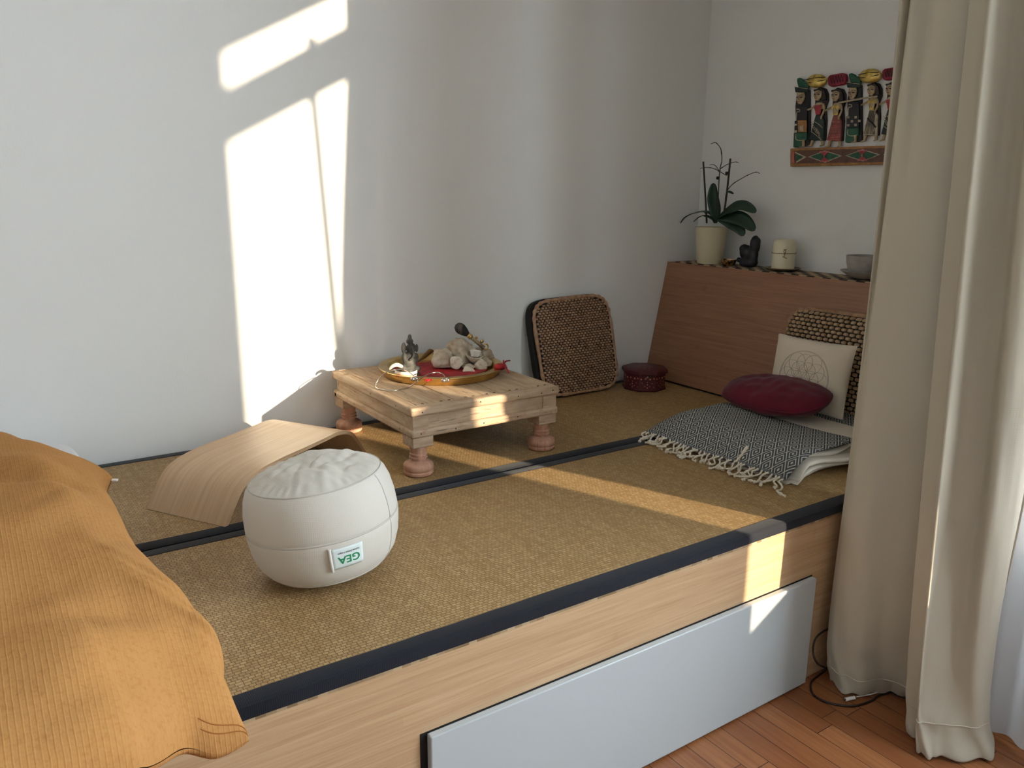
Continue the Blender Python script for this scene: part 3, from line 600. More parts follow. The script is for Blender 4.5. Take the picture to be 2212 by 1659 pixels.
# red petals and red tassel
for k, (px, py) in enumerate(((862, 812), (838, 806), (925, 822), (918, 818))):
    p = zt_(px, py, .262); m = MB()
    for j in range(6):
        a = j * 1.05 + k; m.ell(p + Vector((.009 * math.cos(a), .007 * math.sin(a), .002)), (.007, .004, .0022), 8, Matrix.Rotation(a, 3, 'Z') @ Matrix.Rotation(.5, 3, 'Y'))
    tag(obj('flower', m, simple('red_petal', C(222, 30, 44), .6), smooth=True), ['small red fabric flower below the ceramic ring on the tray', 'small red fabric flower by the tail handle at the tray edge', 'small red fabric flower near the front tray rim, right of the wire balls', 'small red fabric flower beside the front wire balls'][k], 'flower', 'red fabric flowers on the tray')
ts = thing('red_tassel', 'red thread tassel lying over the right rim of the brass tray', 'tassel', zt_(1085, 795, .27))
p = zt_(1080, 792, .275); obj('tassel_head', MB().ell(p, (.026, .018, .013), 14, None, lambda v: v * (1 + .2 * noise.noise(v * 90))), RED, ts, smooth=True)
for k in range(7):
    q = p + Vector((.012, -.004 + .002 * k, 0)); e_ = zt_(1088 + 2.2 * k, 779 + 5.2 * (k % 6), .268 - .001 * k)
    obj('thread', MB().tube(curve([p, q, (q + e_) / 2 + Vector((0, 0, .007)), e_], 12), .0030, 6), RED, ts, smooth=True)
hp = MB().tube([at(905, 775, y=-.2), at(928, 762, y=-.16)], [.012, .003], 12)
inc = thing('brass_cone', 'small dark brass scoop leaning behind the rock on the tray', 'scoop', at(915, 775, y=-.18))
obj('scoop_bowl', MB().tube([at(903, 781, y=-.23), at(915, 772, y=-.21), at(931, 757, y=-.19)], [.004, .010, .014], 14, flat=.5), simple('dark_brass', C(120, 88, 50), .35, 1), inc, smooth=True)
obj('scoop_stem', MB().tube([at(905, 783, y=-.24), at(935, 781, y=-.23)], .0016, 8), BRASS, inc, smooth=True)
# ------------------------------------------------------------------ woven cushions
def pads(mb, f, nx, ny, hgt, gapx=.80, gapy=.94, jit=.1, inside=None):
    for j in range(ny):
        for i in range(nx + 1):
            cu = (i + (.5 if j % 2 else 0)) / nx; cv = (j + .5) / ny
            if cu > 1 + .2 / nx: continue
            if inside and not inside(cu, cv): continue
            r = random.Random(i * 999 + j); su = gapx * (1 + r.uniform(-jit, jit)) / nx / 2; sv = gapy * (1 + r.uniform(-jit, jit) * .5) / ny / 2
            V = []
            for (sx, hh) in ((1, 0), (.72, hgt * r.uniform(.8, 1.15))):
                for a in range(8):
                    an = a * PI / 4 + PI / 8; ca = math.copysign(abs(math.cos(an)) ** .55, math.cos(an)); sa = math.copysign(abs(math.sin(an)) ** .55, math.sin(an))
                    V.append(f(min(1, max(0, cu + su * ca * sx)), min(1, max(0, cv + sv * sa * sx)), hh))
            mb.add(V, [(k, (k + 1) % 8, 8 + (k + 1) % 8, 8 + k) for k in range(8)] + [tuple(range(8, 16))])
    return mb
# cushion against the long wall
c1 = thing('woven_cushion', 'flat square woven straw cushion leaning against the long wall', 'cushion', (-.85, -.1, MT))
QA = Vector((-1.055, -.125, MT + .004)); QB = Vector((-.600, -.128, MT + .004)); QC = Vector((-.628, -.040, MT + .457)); QD = Vector((-1.088, -.040, MT + .445))
def q1(u, v, h=0):
    e = 1.0; p = (QA * (1 - u) + QB * u) * (1 - v) + (QD * (1 - u) + QC * u) * v
    n_ = Vector((0, -.982, .19)); b_ = .012 * (1 - (2 * u - 1) ** 2) * (1 - (2 * v - 1) ** 2)
    return p + n_ * (h + b_)
def rr(n=48, r=.13, ins=0):
    L_ = []
    for k in range(n):
        a = 2 * PI * k / n; x = math.copysign(abs(math.cos(a)) ** .36, math.cos(a)); y = math.copysign(abs(math.sin(a)) ** .36, math.sin(a)); L_.append((.5 + (.5 - ins) * x, .5 + (.5 - ins) * y))
    return L_
def inrr(u, v, ins): x = abs(2 * u - 1) / (1 - 2 * ins); y = abs(2 * v - 1) / (1 - 2 * ins); return x ** 5.5 + y ** 5.5 < 1
def solidq(q, z0, z1, ins, n=64, ny=14):
    m = MB(); L_ = rr(n, ins=ins)
    def f(u, v):   # rings from rim to centre on the front
        a, b = L_[round(u * n) % n]; k = 1 - v; return q(.5 + (a - .5) * k, .5 + (b - .5) * k, z1)
    m.grid(n, ny, lambda u, v: f(u, v * .98), cu=True); m.f.append(tuple(range((ny - 1) * n, ny * n)))
    m.grid(n, 2, lambda u, v: q(L_[round(u * n) % n][0], L_[round(u * n) % n][1], z0 + (z1 - z0) * v), cu=True); m.grid(n, 2, lambda u, v: q(.5 + (L_[round(u * n) % n][0] - .5) * (1 - v * .98), .5 + (L_[round(u * n) % n][1] - .5) * (1 - v * .98), z0), cu=True)
    m.f.append(tuple(len(m.v) - n + i for i in range(n))); return m
def q1b(u, v, h=0): return q1(u - .028 * (1 - v * .3), v, h) if 1 else 0
obj('black_backing', solidq(q1b, -.034, -.006, .0), BLACKF, c1, smooth=True)
obj('cushion_core', solidq(q1, -.006, .006, .025), BLACKF, c1, smooth=True)
obj('woven_face', pads(MB(), lambda u, v, h: q1(.035 + .93 * u, .035 + .93 * v, .0062 + h), 22, 38, .0055, .80, .92, inside=lambda u, v: inrr(.035 + .93 * u, .035 + .93 * v, .04)), STRAW1, c1, smooth=True)
def braid(q, ins, r, h, n=150, tw=.35):
    L_ = rr(n, ins=ins); m = MB(); pts = [q(a, b, h) for a, b in L_]
    rs = [r * (1 + tw * math.sin(k * 2 * PI / 6)) for k in range(n)]
    return m.tube(pts, rs, 8, closed=True)
obj('braided_edge', braid(q1, .022, .0085, .004, 150, .2), STRAW_E, c1, smooth=True)
# rounder cushion leaning on the headboard
c2 = thing('woven_cushion', 'thick woven straw cushion with rounded top leaning on the slanted headboard', 'cushion', (-.34, -1.05, MT))
def hbx(z): return HX0 + (HX1 - HX0) * z / HZ
CZ0, CZ1, CY0, CY1 = .012, .455, -.80, -1.27
def q2(u, v, h=0):
    u2, v2 = 2 * u - 1, 2 * v - 1
    e = (max(0, 1 - abs(u2) ** 3.2) * max(0, 1 - abs(v2) ** 3.2)) ** .5
    z = CZ0 + (CZ1 - CZ0) * v; y = CY0 + (CY1 - CY0) * u - .03 * (1 - v)
    p = Vector((hbx(z) - .045, y, MT + z)); n_ = Vector((-sl.z, 0, sl.x))
    return p + n_ * (h + .062 * e - .02)
obj('cushion_core', solidq(q2, -.012, .0, .01, ny=20), BLACKF, c2, smooth=True)
obj('woven_face', pads(MB(), lambda u, v, h: q2(.012 + .976 * u, .012 + .976 * v, .001 + h), 17, 27, .008, .82, .9, inside=lambda u, v: inrr(.012 + .976 * u, .012 + .976 * v, .008)), STRAW2, c2, smooth=True)
obj('braided_edge', braid(q2, .0, .011, -.006, 130, .3), STRAW_E, c2, smooth=True)
# ------------------------------------------------------------------ octagonal box
bc = Vector((-.492, -.175, MT + .001)); MAROON = simple('maroon_lacquer', C(86, 30, 34), .45, c2=C(70, 22, 26), ns=30)
bx = thing('octagonal_box', 'small dark red octagonal box with painted dots in the corner by the headboard', 'box', bc)
R8 = Matrix.Rotation(PI / 8 + .2, 3, 'Z')
def oct_(prof): return MB().lathe(prof, bc, 8, R8)
obj('box_body', oct_([(0, 0), (.106, 0), (.108, .008), (.101, .012), (.101, .078), (0, .078)]), MAROON, bx, bevel=.001)
obj('lid', oct_([(0, .079), (.110, .079), (.113, .083), (.112, .094), (.104, .099), (0, .1005)]), MAROON, bx, bevel=.001)
ap = .101 * math.cos(PI / 8); DOT = simple('dot_paint', C(196, 130, 110), .6)
for k in range(8):
    an = .2 + k * PI / 4; n_ = Vector((math.cos(an), math.sin(an), 0)); tn = Vector((-n_.y, n_.x, 0))
    if n_.dot(CP - bc) < .3: continue
    for s_, z, r in ((-.03, .060, .004), (-.01, .062, .0035), (.012, .060, .0045), (.03, .063, .0035), (-.025, .042, .0022), (0, .045, .0022), (.022, .04, .0022), (-.012, .026, .0024), (.012, .026, .0024), (0, .034, .003), (0, .018, .003), (.03, .022, .002)):
        c = bc + n_ * (ap + .0006) + tn * s_ + Vector((0, 0, z)); M = n_.to_track_quat('Z', 'Y').to_matrix(); obj('painted_dot', MB().lathe([(r, -.0006), (r, .0006)], c, 6, M), DOT, bx)
for j in range(8):
    a = j * PI / 4; obj('painted_dot', MB().lathe([(.004, 0), (.003, .0006)], bc + Vector((.035 * math.cos(a), .035 * math.sin(a), .1003)), 6), DOT, bx); obj('painted_dot', MB().lathe([(.0025, 0), (.002, .0006)], bc + Vector((.08 * math.cos(a + .3), .08 * math.sin(a + .3), .1003)), 6), DOT, bx)
an = .2 + 5 * PI / 4; n_ = Vector((math.cos(an), math.sin(an), 0)); obj('clasp', MB().lathe([(.008, 0), (.008, .003), (.004, .005), (0, .005)], bc + n_ * ap + Vector((0, 0, .066)), 14, n_.to_track_quat('Z', 'Y').to_matrix()), simple('dull_metal', C(120, 100, 90), .4, 1), bx, smooth=True)
# ------------------------------------------------------------------ folded blanket
BZ = MT
WHB = fabric('cream_wool', C(222, 212, 196), C(214, 204, 186), weave=500, bump=.4)
t = NT('diamond_weave'); tcn = t.n('TexCoord'); sp = t.n('SeparateXYZ'); t.l(tcn.outputs['Object'], sp.inputs[0])
def tri(ax_, per): f_ = t.math('FRACT', t.math('DIVIDE', t.math('ADD', ax_, 5), per)); return t.math('ABSOLUTE', t.math('SUBTRACT', f_, .5))
dd = t.math('ADD', tri(sp.outputs[0], .070), tri(sp.outputs[1], .048)); ss = t.math('SINE', t.math('MULTIPLY', dd, 2 * PI * 4.5))
col = t.mix(t.ramp(ss, .45, .6), C(72, 76, 77), C(186, 182, 170)); t.base(col, .9, spec=.15); t.bump(ss, .2, .001); DIAM = t.m
bl = thing('blanket', 'folded cream blanket with a grey diamond band and knotted fringe', 'blanket', (-.75, -1.1, MT))
BX0, BX1, BY0, BY1 = -1.035, -.40, -.745, -1.42
def topz(x, y):
    k = max(0, min(1, (x - BX0) / .17)); z = .022 + (.088 - .022) * (1 - (1 - k) ** 2); k2 = max(0, min(1, (BY0 - y) / .10)); z = .006 + (z - .006) * (k2 ** .5)
    return z + .004 * noise.noise(Vector((x * 9, y * 7, 1)))
NL = 4
m = MB()
for i in range(NL):
    def f(u, v, i=i):
        a = u * 2 * PI; k = i / (NL - 1)
        # flat loop in (y, z) section running along x
        x = BX0 + .012 + .03 * math.sin(i * 2.1) * (0 if i < 2 else .4) + .02 * i + (BX1 - BX0 - .02 * i) * v
        ye = BY1 + .028 * math.sin(i * 2.4 + 1) + .012 * math.sin(x * 14 + i) ; yb = BY0 - .02 - .012 * i
        hgt = (topz(max(x, BX0 + .12 * (1 if i > 1 else .4)), -1.1) - .003) / NL; rr_ = hgt * .5
        cy_, sy_ = math.cos(a), math.sin(a); hl = (yb - ye) / 2 - rr_
        y = (ye + yb) / 2 + math.copysign(hl, cy_) + rr_ * cy_ * 1.3; z = hgt * (i + .5) + rr_ * (.80 if i < NL - 1 else .95) * sy_
        w = max(0, min(1, (-1.12 - y) / .25)); z += w * .010 * math.sin((x + .95) * 15 + .7 * i) * ((i + .5) / NL)
        tap = min(1, max(.05, (x - (BX0 + .012 + .02 * i)) / .05)) ** .5; z = z * tap if i else z
        return Vector((x, y, BZ + max(.001, z)))
    m.grid(44, 60, f, cu=True, capv=True)
obj('folded_layers', m, WHB, bl, smooth=True)
def sheetf(x0, x1, y0, y1, lift):
    def f(u, v):
        x = x0 + (x1 - x0) * u; y = y0 + (y1 - y0) * v; z = topz(x, y) + lift + .004 * math.sin(y * 9 + x * 5)
        k = max(0, (v - .97) / .03); return Vector((x, y, BZ + z - .006 * k * k))
    return f
obj('cream_band', MB().grid(40, 70, sheetf(-.70, -.50, BY0 - .0, -1.40, .0045)), WHB, bl, smooth=True, solid=.004)
tag(obj('diamond_band', MB().grid(60, 90, sheetf(BX0 - .012, -.675, BY0 - .03, BY1 + .005, .0075)), DIAM, bl, smooth=True, solid=.004), 'grey and cream diamond woven band')
tag(obj('rear_band', MB().grid(40, 70, sheetf(-.52, BX1 + .01, BY0 - .0, -1.43, .008)), DIAM, bl, smooth=True, solid=.004), 'grey and cream diamond woven band')
obj('grey_selvedge', MB().tube([sheetf(BX0 - .012, -.675, BY0 - .03, BY1 + .005, .0075)(0, i / 60) for i in range(61)], .0042, 8), fabric('grey_edge', C(96, 100, 104)), bl, smooth=True)
CRD = simple('cream_cord', C(216, 204, 184), .9, bs=(500, .4, .001)); rnd = random.Random(4)
for k in range(46):
    v = .01 + .985 * k / 45; s = sheetf(BX0 - .012, -.675, BY0 - .03, BY1 + .005, .0075)(0, v); L_ = rnd.uniform(.035, .075); P = [s]; sw = rnd.uniform(-.025, .025); z0 = s.z - BZ
    for j in range(1, 8):
        q = j / 7; P.append(Vector((s.x - L_ * math.sin(q * 1.6) - .006 * math.sin(q * 9 + k), s.y + sw * q * 1.2 + .010 * math.sin(q * 7 + k * 1.7), BZ + max(.0045 + .004 * (k % 3), z0 * (1 - q * 1.4)))))
    if k == 45: P[-1] += Vector((-.02, -.05, 0)); P[-2] += Vector((-.01, -.03, 0))
    pts = curve(P, 26); rs = [.0034 * (1 + .25 * math.sin(i * 1.9)) for i in range(26)]; rs[-4] = .0062; rs[-5] = .0062; rs[-1] = .0045
    obj('fringe_cord', MB().tube(pts, rs, 7), CRD, bl, smooth=True)
f0 = at(1598, 985, z=.095); pts = curve([at(1590, 997, z=.075), at(1600, 985, z=.095), at(1607, 975, z=.11), at(1614, 966, z=.118)], 16)
obj('fringe_cord', MB().tube(pts, [.0036 + .00012 * i * (1 if i > 8 else 0) for i in range(16)], 7), CRD, bl, smooth=True)
# ------------------------------------------------------------------ pillows on the blanket
def pil(c, ex, ey, ez, a, b, tk, n=40, seed=0, wr=.004, rnd=0, conc=.05):
    c = Vector(c); ex = Vector(ex).normalized(); ez = ex.cross(Vector(ey)).normalized(); ey = ez.cross(ex)
    def S_(u, v, side, off=0):
        x = 2 * u - 1; y = 2 * v - 1
        hx = a * x * (1 - conc * (1 - y * y)); hy = b * y * (1 - conc * (1 - x * x))
        t_ = (max(0, 1 - x ** 2) ** .45) * (max(0, 1 - y ** 2) ** .45); t_ = t_ * tk
        hx *= math.sqrt(1 - rnd * y * y * .5); hy *= math.sqrt(1 - rnd * x * x * .5)
        w = wr * noise.noise(Vector((x * 2.6 + seed, y * 2.6, side))) * (t_ / tk) + wr * .6 * noise.noise(Vector((x * 6, y * 2 + seed, side * 3))) * (t_ / tk)
        return c + ex * hx + ey * hy + ez * (side * (t_ + off) + w)
    m = MB(); m.grid(n, n, lambda u, v: S_(u, v, 1)); m.grid(n, n, lambda u, v: S_(u, v, -1)); return m, S_
CREAM = fabric('cream_cotton', C(222, 208, 188), C(216, 202, 182), weave=1300, bump=.25)
pA, pB, pD = at(1682, 742, x=-.435), at(1852, 772, x=-.425), Vector((-.53, -.85, MT + .10))
ex = (pB - pA); ex.z += .0; up = Vector((.16, .0, 1)).normalized()
ctr = (pA + pB) / 2 - up * .135 + Vector((-.005, 0, 0))
wp = thing('pillow', 'small cream pillow with a printed circle pattern against the woven cushion', 'pillow', (ctr.x, ctr.y, MT + .09))
ctr.z = max(ctr.z, MT + .095 + .13)
m, WS = pil(ctr, ex, up, 0, ex.length / 2, .145, .052, 44, 3, .004)
obj('pillow_cover', m, CREAM, wp, smooth=True)
side = 1 if (WS(.5, .5, 1) - WS(.5, .5, -1)).dot(Vector((-1, -1, 0))) > 0 else -1
m = MB(); rc_ = .105; A_, B2 = ex.length / 2, .145
def onp(a, b): return WS(.5 + a / (2 * A_ * .95), .5 + b / (2 * B2 * .95), side, .0006)
def arc(cx, cy, r, n=48, clip=True):
    run = []
    for i in range(n + 1):
        q = 2 * PI * i / n; x, y = cx + r * math.cos(q), cy + r * math.sin(q)
        if clip and x * x + y * y > (rc_ * .99) ** 2:
            if len(run) > 1: m.tube(run, .0005, 4)
            run = []
        else: run.append(onp(x, y - .012))
    if len(run) > 1: m.tube(run, .0005, 4)
arc(0, 0, rc_, 90, False); arc(0, 0, rc_ * 1.03, 90, False); d_ = rc_ / 3
for i in range(-3, 4):
    for j in range(-3, 4):
        x = d_ * (i + j * .5); y = d_ * j * .866
        if x * x + y * y < (rc_ * .75) ** 2: arc(x, y, d_)
tag(obj('circle_print', m, simple('print_ink', C(128, 116, 108), .8), wp), 'fine grey interlaced circle print')
rp = thing('pillow', 'burgundy cushion lying flat on the folded blanket', 'pillow', (-.60, -.98, MT + .09))
e1 = Vector((-.05, -1, .04)); e2 = Vector((1, .0, .24))
m, RS = pil((-.60, -1.012, MT + .160), e1, e2, 0, .232, .135, .057, 44, 8, .010, .8, conc=.02)
BURG = fabric('burgundy_cotton', C(98, 18, 36), C(86, 14, 30), weave=1500, bump=.2)
obj('pillow_cover', m, BURG, rp, smooth=True)
sm = [RS(i / 40, 0, 1) for i in range(41)] + [RS(1, i / 40, 1) for i in range(1, 41)]
obj('edge_seam', MB().tube(sm, .0016, 6), simple('burgundy_seam', C(80, 12, 26), .8), rp, smooth=True)
# ------------------------------------------------------------------ shelf items
sz = MT + SH
def shp(px, py, x): p = at(px, py, x=x); return p
# orchid
OX = -.115
pc = Vector((OX, (at(1502, 520, x=OX).y + at(1570, 520, x=OX).y) / 2, sz))
orc = thing('potted_orchid', 'flowerless orchid in a cream pot at the corner end of the shelf', 'potted plant', pc)
PR = .080; PH = at(1537, 490, x=OX).z - sz
obj('pot', MB().lathe([(0, 0), (.058, 0), (.060, .003), (PR - .003, PH - .006), (PR, PH), (PR - .005, PH), (PR - .012, PH - .03), (0, PH - .032)], pc, 48), simple('cream_pot', C(224, 212, 178), .4), orc, smooth=True)
obj('potting_bark', lump(pc + Vector((0, 0, PH - .032)), (PR - .014, PR - .014, .018), 3, .3, n=24), simple('bark', C(48, 34, 24), .9), orc)
def zz(x, y): return (1440 + x / 4.424, 290 + y / 4.424)     # enlarged view of the orchid
STEM = simple('orchid_stem', C(46, 40, 26), .6); LEAF = simple('orchid_leaf', C(26, 58, 40), .4, c2=C(20, 46, 34), ns=8)
def OP(x, y, dx=0): return at(*zz(x, y), x=OX + dx)
for nm, P, r in (('support_stick', [OP(383, 850), OP(372, 620), OP(350, 262)], .0042), ('support_stick', [OP(530, 850, .01), OP(568, 620, .01), OP(610, 232, .01)], .0045),
                 ('flower_spike', [OP(470, 850), OP(492, 620), OP(500, 450), OP(512, 320), OP(528, 250), OP(520, 150), OP(495, 105), OP(465, 80), OP(425, 90)], .0026),
                 ('flower_spike', [OP(512, 330), OP(560, 300), OP(600, 280), OP(655, 265), OP(688, 272)], .002), ('flower_spike', [OP(505, 360), OP(470, 335), OP(400, 318), OP(320, 325)], .002),
                 ('flower_spike', [OP(500, 350), OP(475, 310), OP(445, 290), OP(412, 294)], .0018), ('flower_spike', [OP(515, 360), OP(555, 385), OP(580, 395)], .002),
                 ('flower_spike', [OP(560, 620), OP(580, 540), OP(640, 470), OP(740, 410), OP(800, 380), OP(858, 362), OP(890, 376)], .0022)):
    pts = curve(P, 30); obj(nm, MB().tube(pts, [r * (1 + (.35 if (i % 7 == 3 and nm != 'support_stick') else 0) - (.4 * i / 30 if nm != 'support_stick' else 0)) for i in range(30)], 8), STEM, orc, smooth=True)
for x, y in ((488, 418), (575, 372), (375, 745)): obj('plant_clip', MB().ell(OP(x, y, -.006), (.007, .009, .008), 10), BLACKF, orc, smooth=True)
def leaf(P, wid, nrm, name='leaf', mat=LEAF):
    pts = curve(P, 24); m = MB(); V = []; nrm = Vector(nrm).normalized()
    for i, p in enumerate(pts):
        q = i / 23; tg = (pts[min(i + 1, 23)] - pts[max(i - 1, 0)]).normalized(); s_ = tg.cross(nrm).normalized(); w = wid * (math.sin(PI * min(1, .06 + q * .94)) ** .55 if q > .5 else (.25 + .75 * math.sin(PI * q) ** 1.1)) * (1 if q < .97 else .5)
        n2 = s_.cross(tg)
        for k in (-1, -.5, 0, .5, 1): V.append(p + s_ * (w * k) + n2 * (.18 * w * abs(k)))
    F = [(i * 5 + k, i * 5 + k + 1, i * 5 + k + 6, i * 5 + k + 5) for i in range(23) for k in range(4)]
    m.add(V, F); obj(name, m, mat, orc, smooth=True, solid=.0018)
leaf([OP(465, 850), OP(462, 740), OP(440, 600), OP(448, 465)], .030, (-.5, -.8, .1))
leaf([OP(490, 800, -.01), OP(600, 725, -.03), OP(730, 690, -.03), OP(852, 750, -.03)], .036, (-.5, -.5, .6))
leaf([OP(490, 800, -.01), OP(620, 790, -.05), OP(740, 830, -.06), OP(842, 922, -.06)], .036, (-.6, -.6, .3))
leaf([OP(490, 810, -.01), OP(600, 840, -.06), OP(680, 890, -.07), OP(738, 972, -.07)], .030, (-.6, -.5, .2))
leaf([OP(460, 820), OP(400, 750, -.02), OP(290, 750, -.02), OP(190, 790, -.02), OP(132, 852, -.02)], .018, (-.2, -.2, 1))
leaf([OP(455, 830, -.02), OP(400, 790, -.03), OP(330, 785, -.03), OP(255, 840, -.03)], .014, (-.2, -.2, 1))
leaf([OP(580, 545), OP(605, 552), OP(640, 570)], .007, (-.5, -.5, .6))
# spotted metal bowl
c = at(1573, 574, z=SH); c = Vector((-.150, c.y + .0, sz)); c.y = at(1573, 572, x=-.15).y
sb = thing('bowl', 'tiny spotted metal bowl with a lug, in front of the cream plant pot', 'bowl', c)
obj('bowl_body', MB().lathe([(0, 0), (.018, 0), (.030, .008), (.036, .022), (.037, .031), (.034, .031), (.030, .012), (0, .005)], c, 32), simple('spotted_brass', C(176, 140, 100), .25, .9, c2=C(50, 36, 30), ns=38, lo=.52, hi=.56), sb, smooth=True)
obj('lug', MB().box(c + Vector((-.008, .040, .028)), (.014, .014, .004)), BRASS, sb, bevel=.001)
# black abstract statue
m = MB(); SX = -.1
def SP(x, y, dx=0): return at(*zz(x, y), x=SX + dx)
for x, y, r in ((770, 1230, (.03, .042, .030)), (760, 1130, (.024, .034, .036)), (745, 1095, (.022, .026, .022)), (825, 1150, (.022, .026, .06)), (845, 1060, (.022, .026, .045)), (853, 1025, (.02, .024, .022)), (690, 1200, (.012, .012, .012)), (800, 1220, (.03, .038, .03))):
    p = SP(x, y); m.ell(p, r, 16)
mn = min(v.z for v in m.v); 
for v in m.v: v.z = max(v.z, sz + .001)
tag(obj('statuette', m, simple('black_stone', C(34, 34, 40), .55), remesh=.0025), 'black rounded abstract statuette of two leaning forms beside the plant pot', 'statuette')
# candle with twine on a dish
cx_ = -.105; c = Vector((cx_, at(1690, 585, x=cx_).y, sz))
tag(obj('dish', MB().lathe([(0, 0), (.04, 0), (.07, .006), (.078, .012), (.076, .014), (.05, .006), (0, .004)], c, 48), simple('brown_glaze', C(120, 104, 82), .35, c2=C(90, 76, 60), ns=20), smooth=True), 'flat brown glazed dish under the cream candle', 'dish')
cd = thing('candle', 'cream pillar candle tied with brown twine standing on the flat dish', 'candle', c + Vector((0, 0, .0045)))
ch_ = .132; cr = .050; c2_ = c + Vector((0, 0, .0045))
obj('wax', MB().lathe([(0, 0), (cr, 0), (cr, ch_ - .02), (cr - .004, ch_ - .008), (cr - .014, ch_), (cr - .022, ch_ - .003), (0, ch_ - .01)], c2_, 48, None, lambda a, z: 1 + .015 * math.sin(2 * a)), simple('wax', C(228, 218, 186), .45), cd, smooth=True)
tw = [c2_ + Vector(((cr + .0015) * math.cos(q), (cr + .0015) * math.sin(q), .074)) for q in [2 * PI * i / 40 for i in range(40)]]
TWI = simple('twine', C(120, 92, 58), .9); twn = obj('twine', MB().tube(tw, .0016, 6, closed=True), TWI, cd, smooth=True)
k0 = c2_ + Vector((-.038, -.034, .074)); 
for a, b in ((-.012, .022), (.010, .020), (-.006, -.016), (.014, -.020)): obj('twine_end', MB().tube(curve([k0, k0 + Vector((-.004, a * .5, b * .6)), k0 + Vector((-.002, -a, b))], 8), .0014, 5), TWI, twn, smooth=True)
# grey bowl on its saucer
gx = -.115; c = Vector((gx, at(1868, 590, x=gx).y - .0, sz)); GL = simple('grey_glaze', C(176, 170, 164), .35, c2=C(150, 144, 138), ns=18, bs=(30, .3, .003))
tag(obj('saucer', MB().lathe([(0, 0), (.03, 0), (.06, .010), (.095, .034), (.093, .036), (.05, .012), (0, .008)], c, 48), GL, smooth=True), 'shallow grey ceramic saucer beside the curtain on the shelf', 'saucer')
tag(obj('bowl', MB().lathe([(0, .0), (.045, 0), (.062, .012), (.072, .050), (.076, .082), (.073, .082), (.066, .045), (.04, .008), (0, .006)], c + Vector((0, 0, .0135)), 48, None, lambda a, z: 1 + .02 * math.sin(3 * a + z * 20)), GL, smooth=True), 'deep grey glazed bowl standing on the shallow saucer', 'bowl')
# ------------------------------------------------------------------ carved relief on the end wall
def rl(x, y): p = at(1700 + x / 6.9125, 130 + y / 6.9125, x=-.02); return p.y, p.z
rf = thing('wall_relief', 'painted wooden carving of a row of basket carriers hanging on the end wall', 'wall carving', (-.001, -.8, MT + 1.03))
def pr(poly, t0, t1, mat, name, parent, bev=.0015):
    P = [rl(*q) for q in poly]; m = MB().prism(P, lambda a, b, t_: Vector((-t_, a, b)), t0, t1); return obj(name, m, mat, parent, bevel=bev)
def line(P, t_, r, mat, name, parent, n=16, closed=False):
    pts = [Vector((-t_, *rl(*q))) for q in P]; pts = curve(pts, n) if len(P) > 2 else pts; return obj(name, MB().tube(pts, r, 6), mat, parent, smooth=True)
pc_ = lambda n, *c: simple(n, C(*c), .5, c2=C(*[int(v * .8) for v in c]), ns=60)
WB = pc_('relief_brown', 110, 74, 60); GOLDW = pc_('relief_ochre', 178, 124, 66); GRN = pc_('relief_green', 30, 92, 66); DGR = pc_('relief_dark_green', 26, 50, 46); PNK = pc_('relief_pink', 206, 106, 104); REDR = pc_('relief_red', 176, 52, 62)
CRM = pc_('relief_cream', 196, 180, 152); SKIN = pc_('relief_skin', 190, 166, 126); BLK = pc_('relief_black', 30, 30, 36); CRIM = pc_('relief_crimson', 156, 26, 52); GLD = simple('relief_gold', C(232, 206, 118), .3, .5, c2=C(180, 146, 66), ns=50); TERR = pc_('relief_terracotta', 150, 78, 68); OLV = pc_('relief_hair', 44, 34, 34)
XE = 1900
bs_ = pr([(50, 1320), (XE, 1262), (XE, 1550), (50, 1590)], .001, .022, GOLDW, 'base_board', rf, .003)
pr([(92, 1352), (XE, 1298), (XE, 1512), (92, 1545)], .0225, .024, WB, 'board_field', bs_, 0)
def diamond(cx, cy, w, h):
    pr([(cx - w, cy + 4), (cx, cy - h), (cx + w, cy - 12), (cx, cy + h)], .0242, .0255, CRM, 'diamond_border', bs_, 0)
    w2, h2 = w * .86, h * .84
    pr([(cx - w2, cy + 3), (cx, cy - h2), (cx + w2, cy - 9), (cx, cy + h2)], .0256, .027, GRN, 'green_diamond', bs_, 0)
    for s in (-1, 1):
        pr([(cx, cy), (cx - 80, cy + s * h * .95 + 3), (cx, cy + s * h * .80), (cx + 78, cy + s * h * .95 - 3)], .0271, .029, PNK, 'pink_petal', bs_, 0); pr([(cx, cy), (cx - 45, cy + s * h * .62), (cx, cy + s * h * .72), (cx + 45, cy + s * h * .62)], .0291, .030, REDR, 'petal_centre', bs_, 0)
    y_, z_ = rl(cx, cy); obj('flower_bead', MB().ell((-.030, y_, z_), (.002, .003, .003), 10), CRM, bs_, smooth=True)
diamond(578, 1440, 255, 92); diamond(1142, 1422, 262, 92); diamond(1706, 1404, 262, 90)
pr([(128, 1366), (300, 1446), (150, 1536)], .0242, .0255, CRM, 'diamond_border', bs_, 0); pr([(136, 1392), (258, 1446), (146, 1512)], .0256, .027, GRN, 'green_diamond', bs_, 0); pr([(95, 1366), (132, 1366), (118, 1450), (132, 1536), (90, 1540)], .0256, .028, PNK, 'pink_petal', bs_, 0)
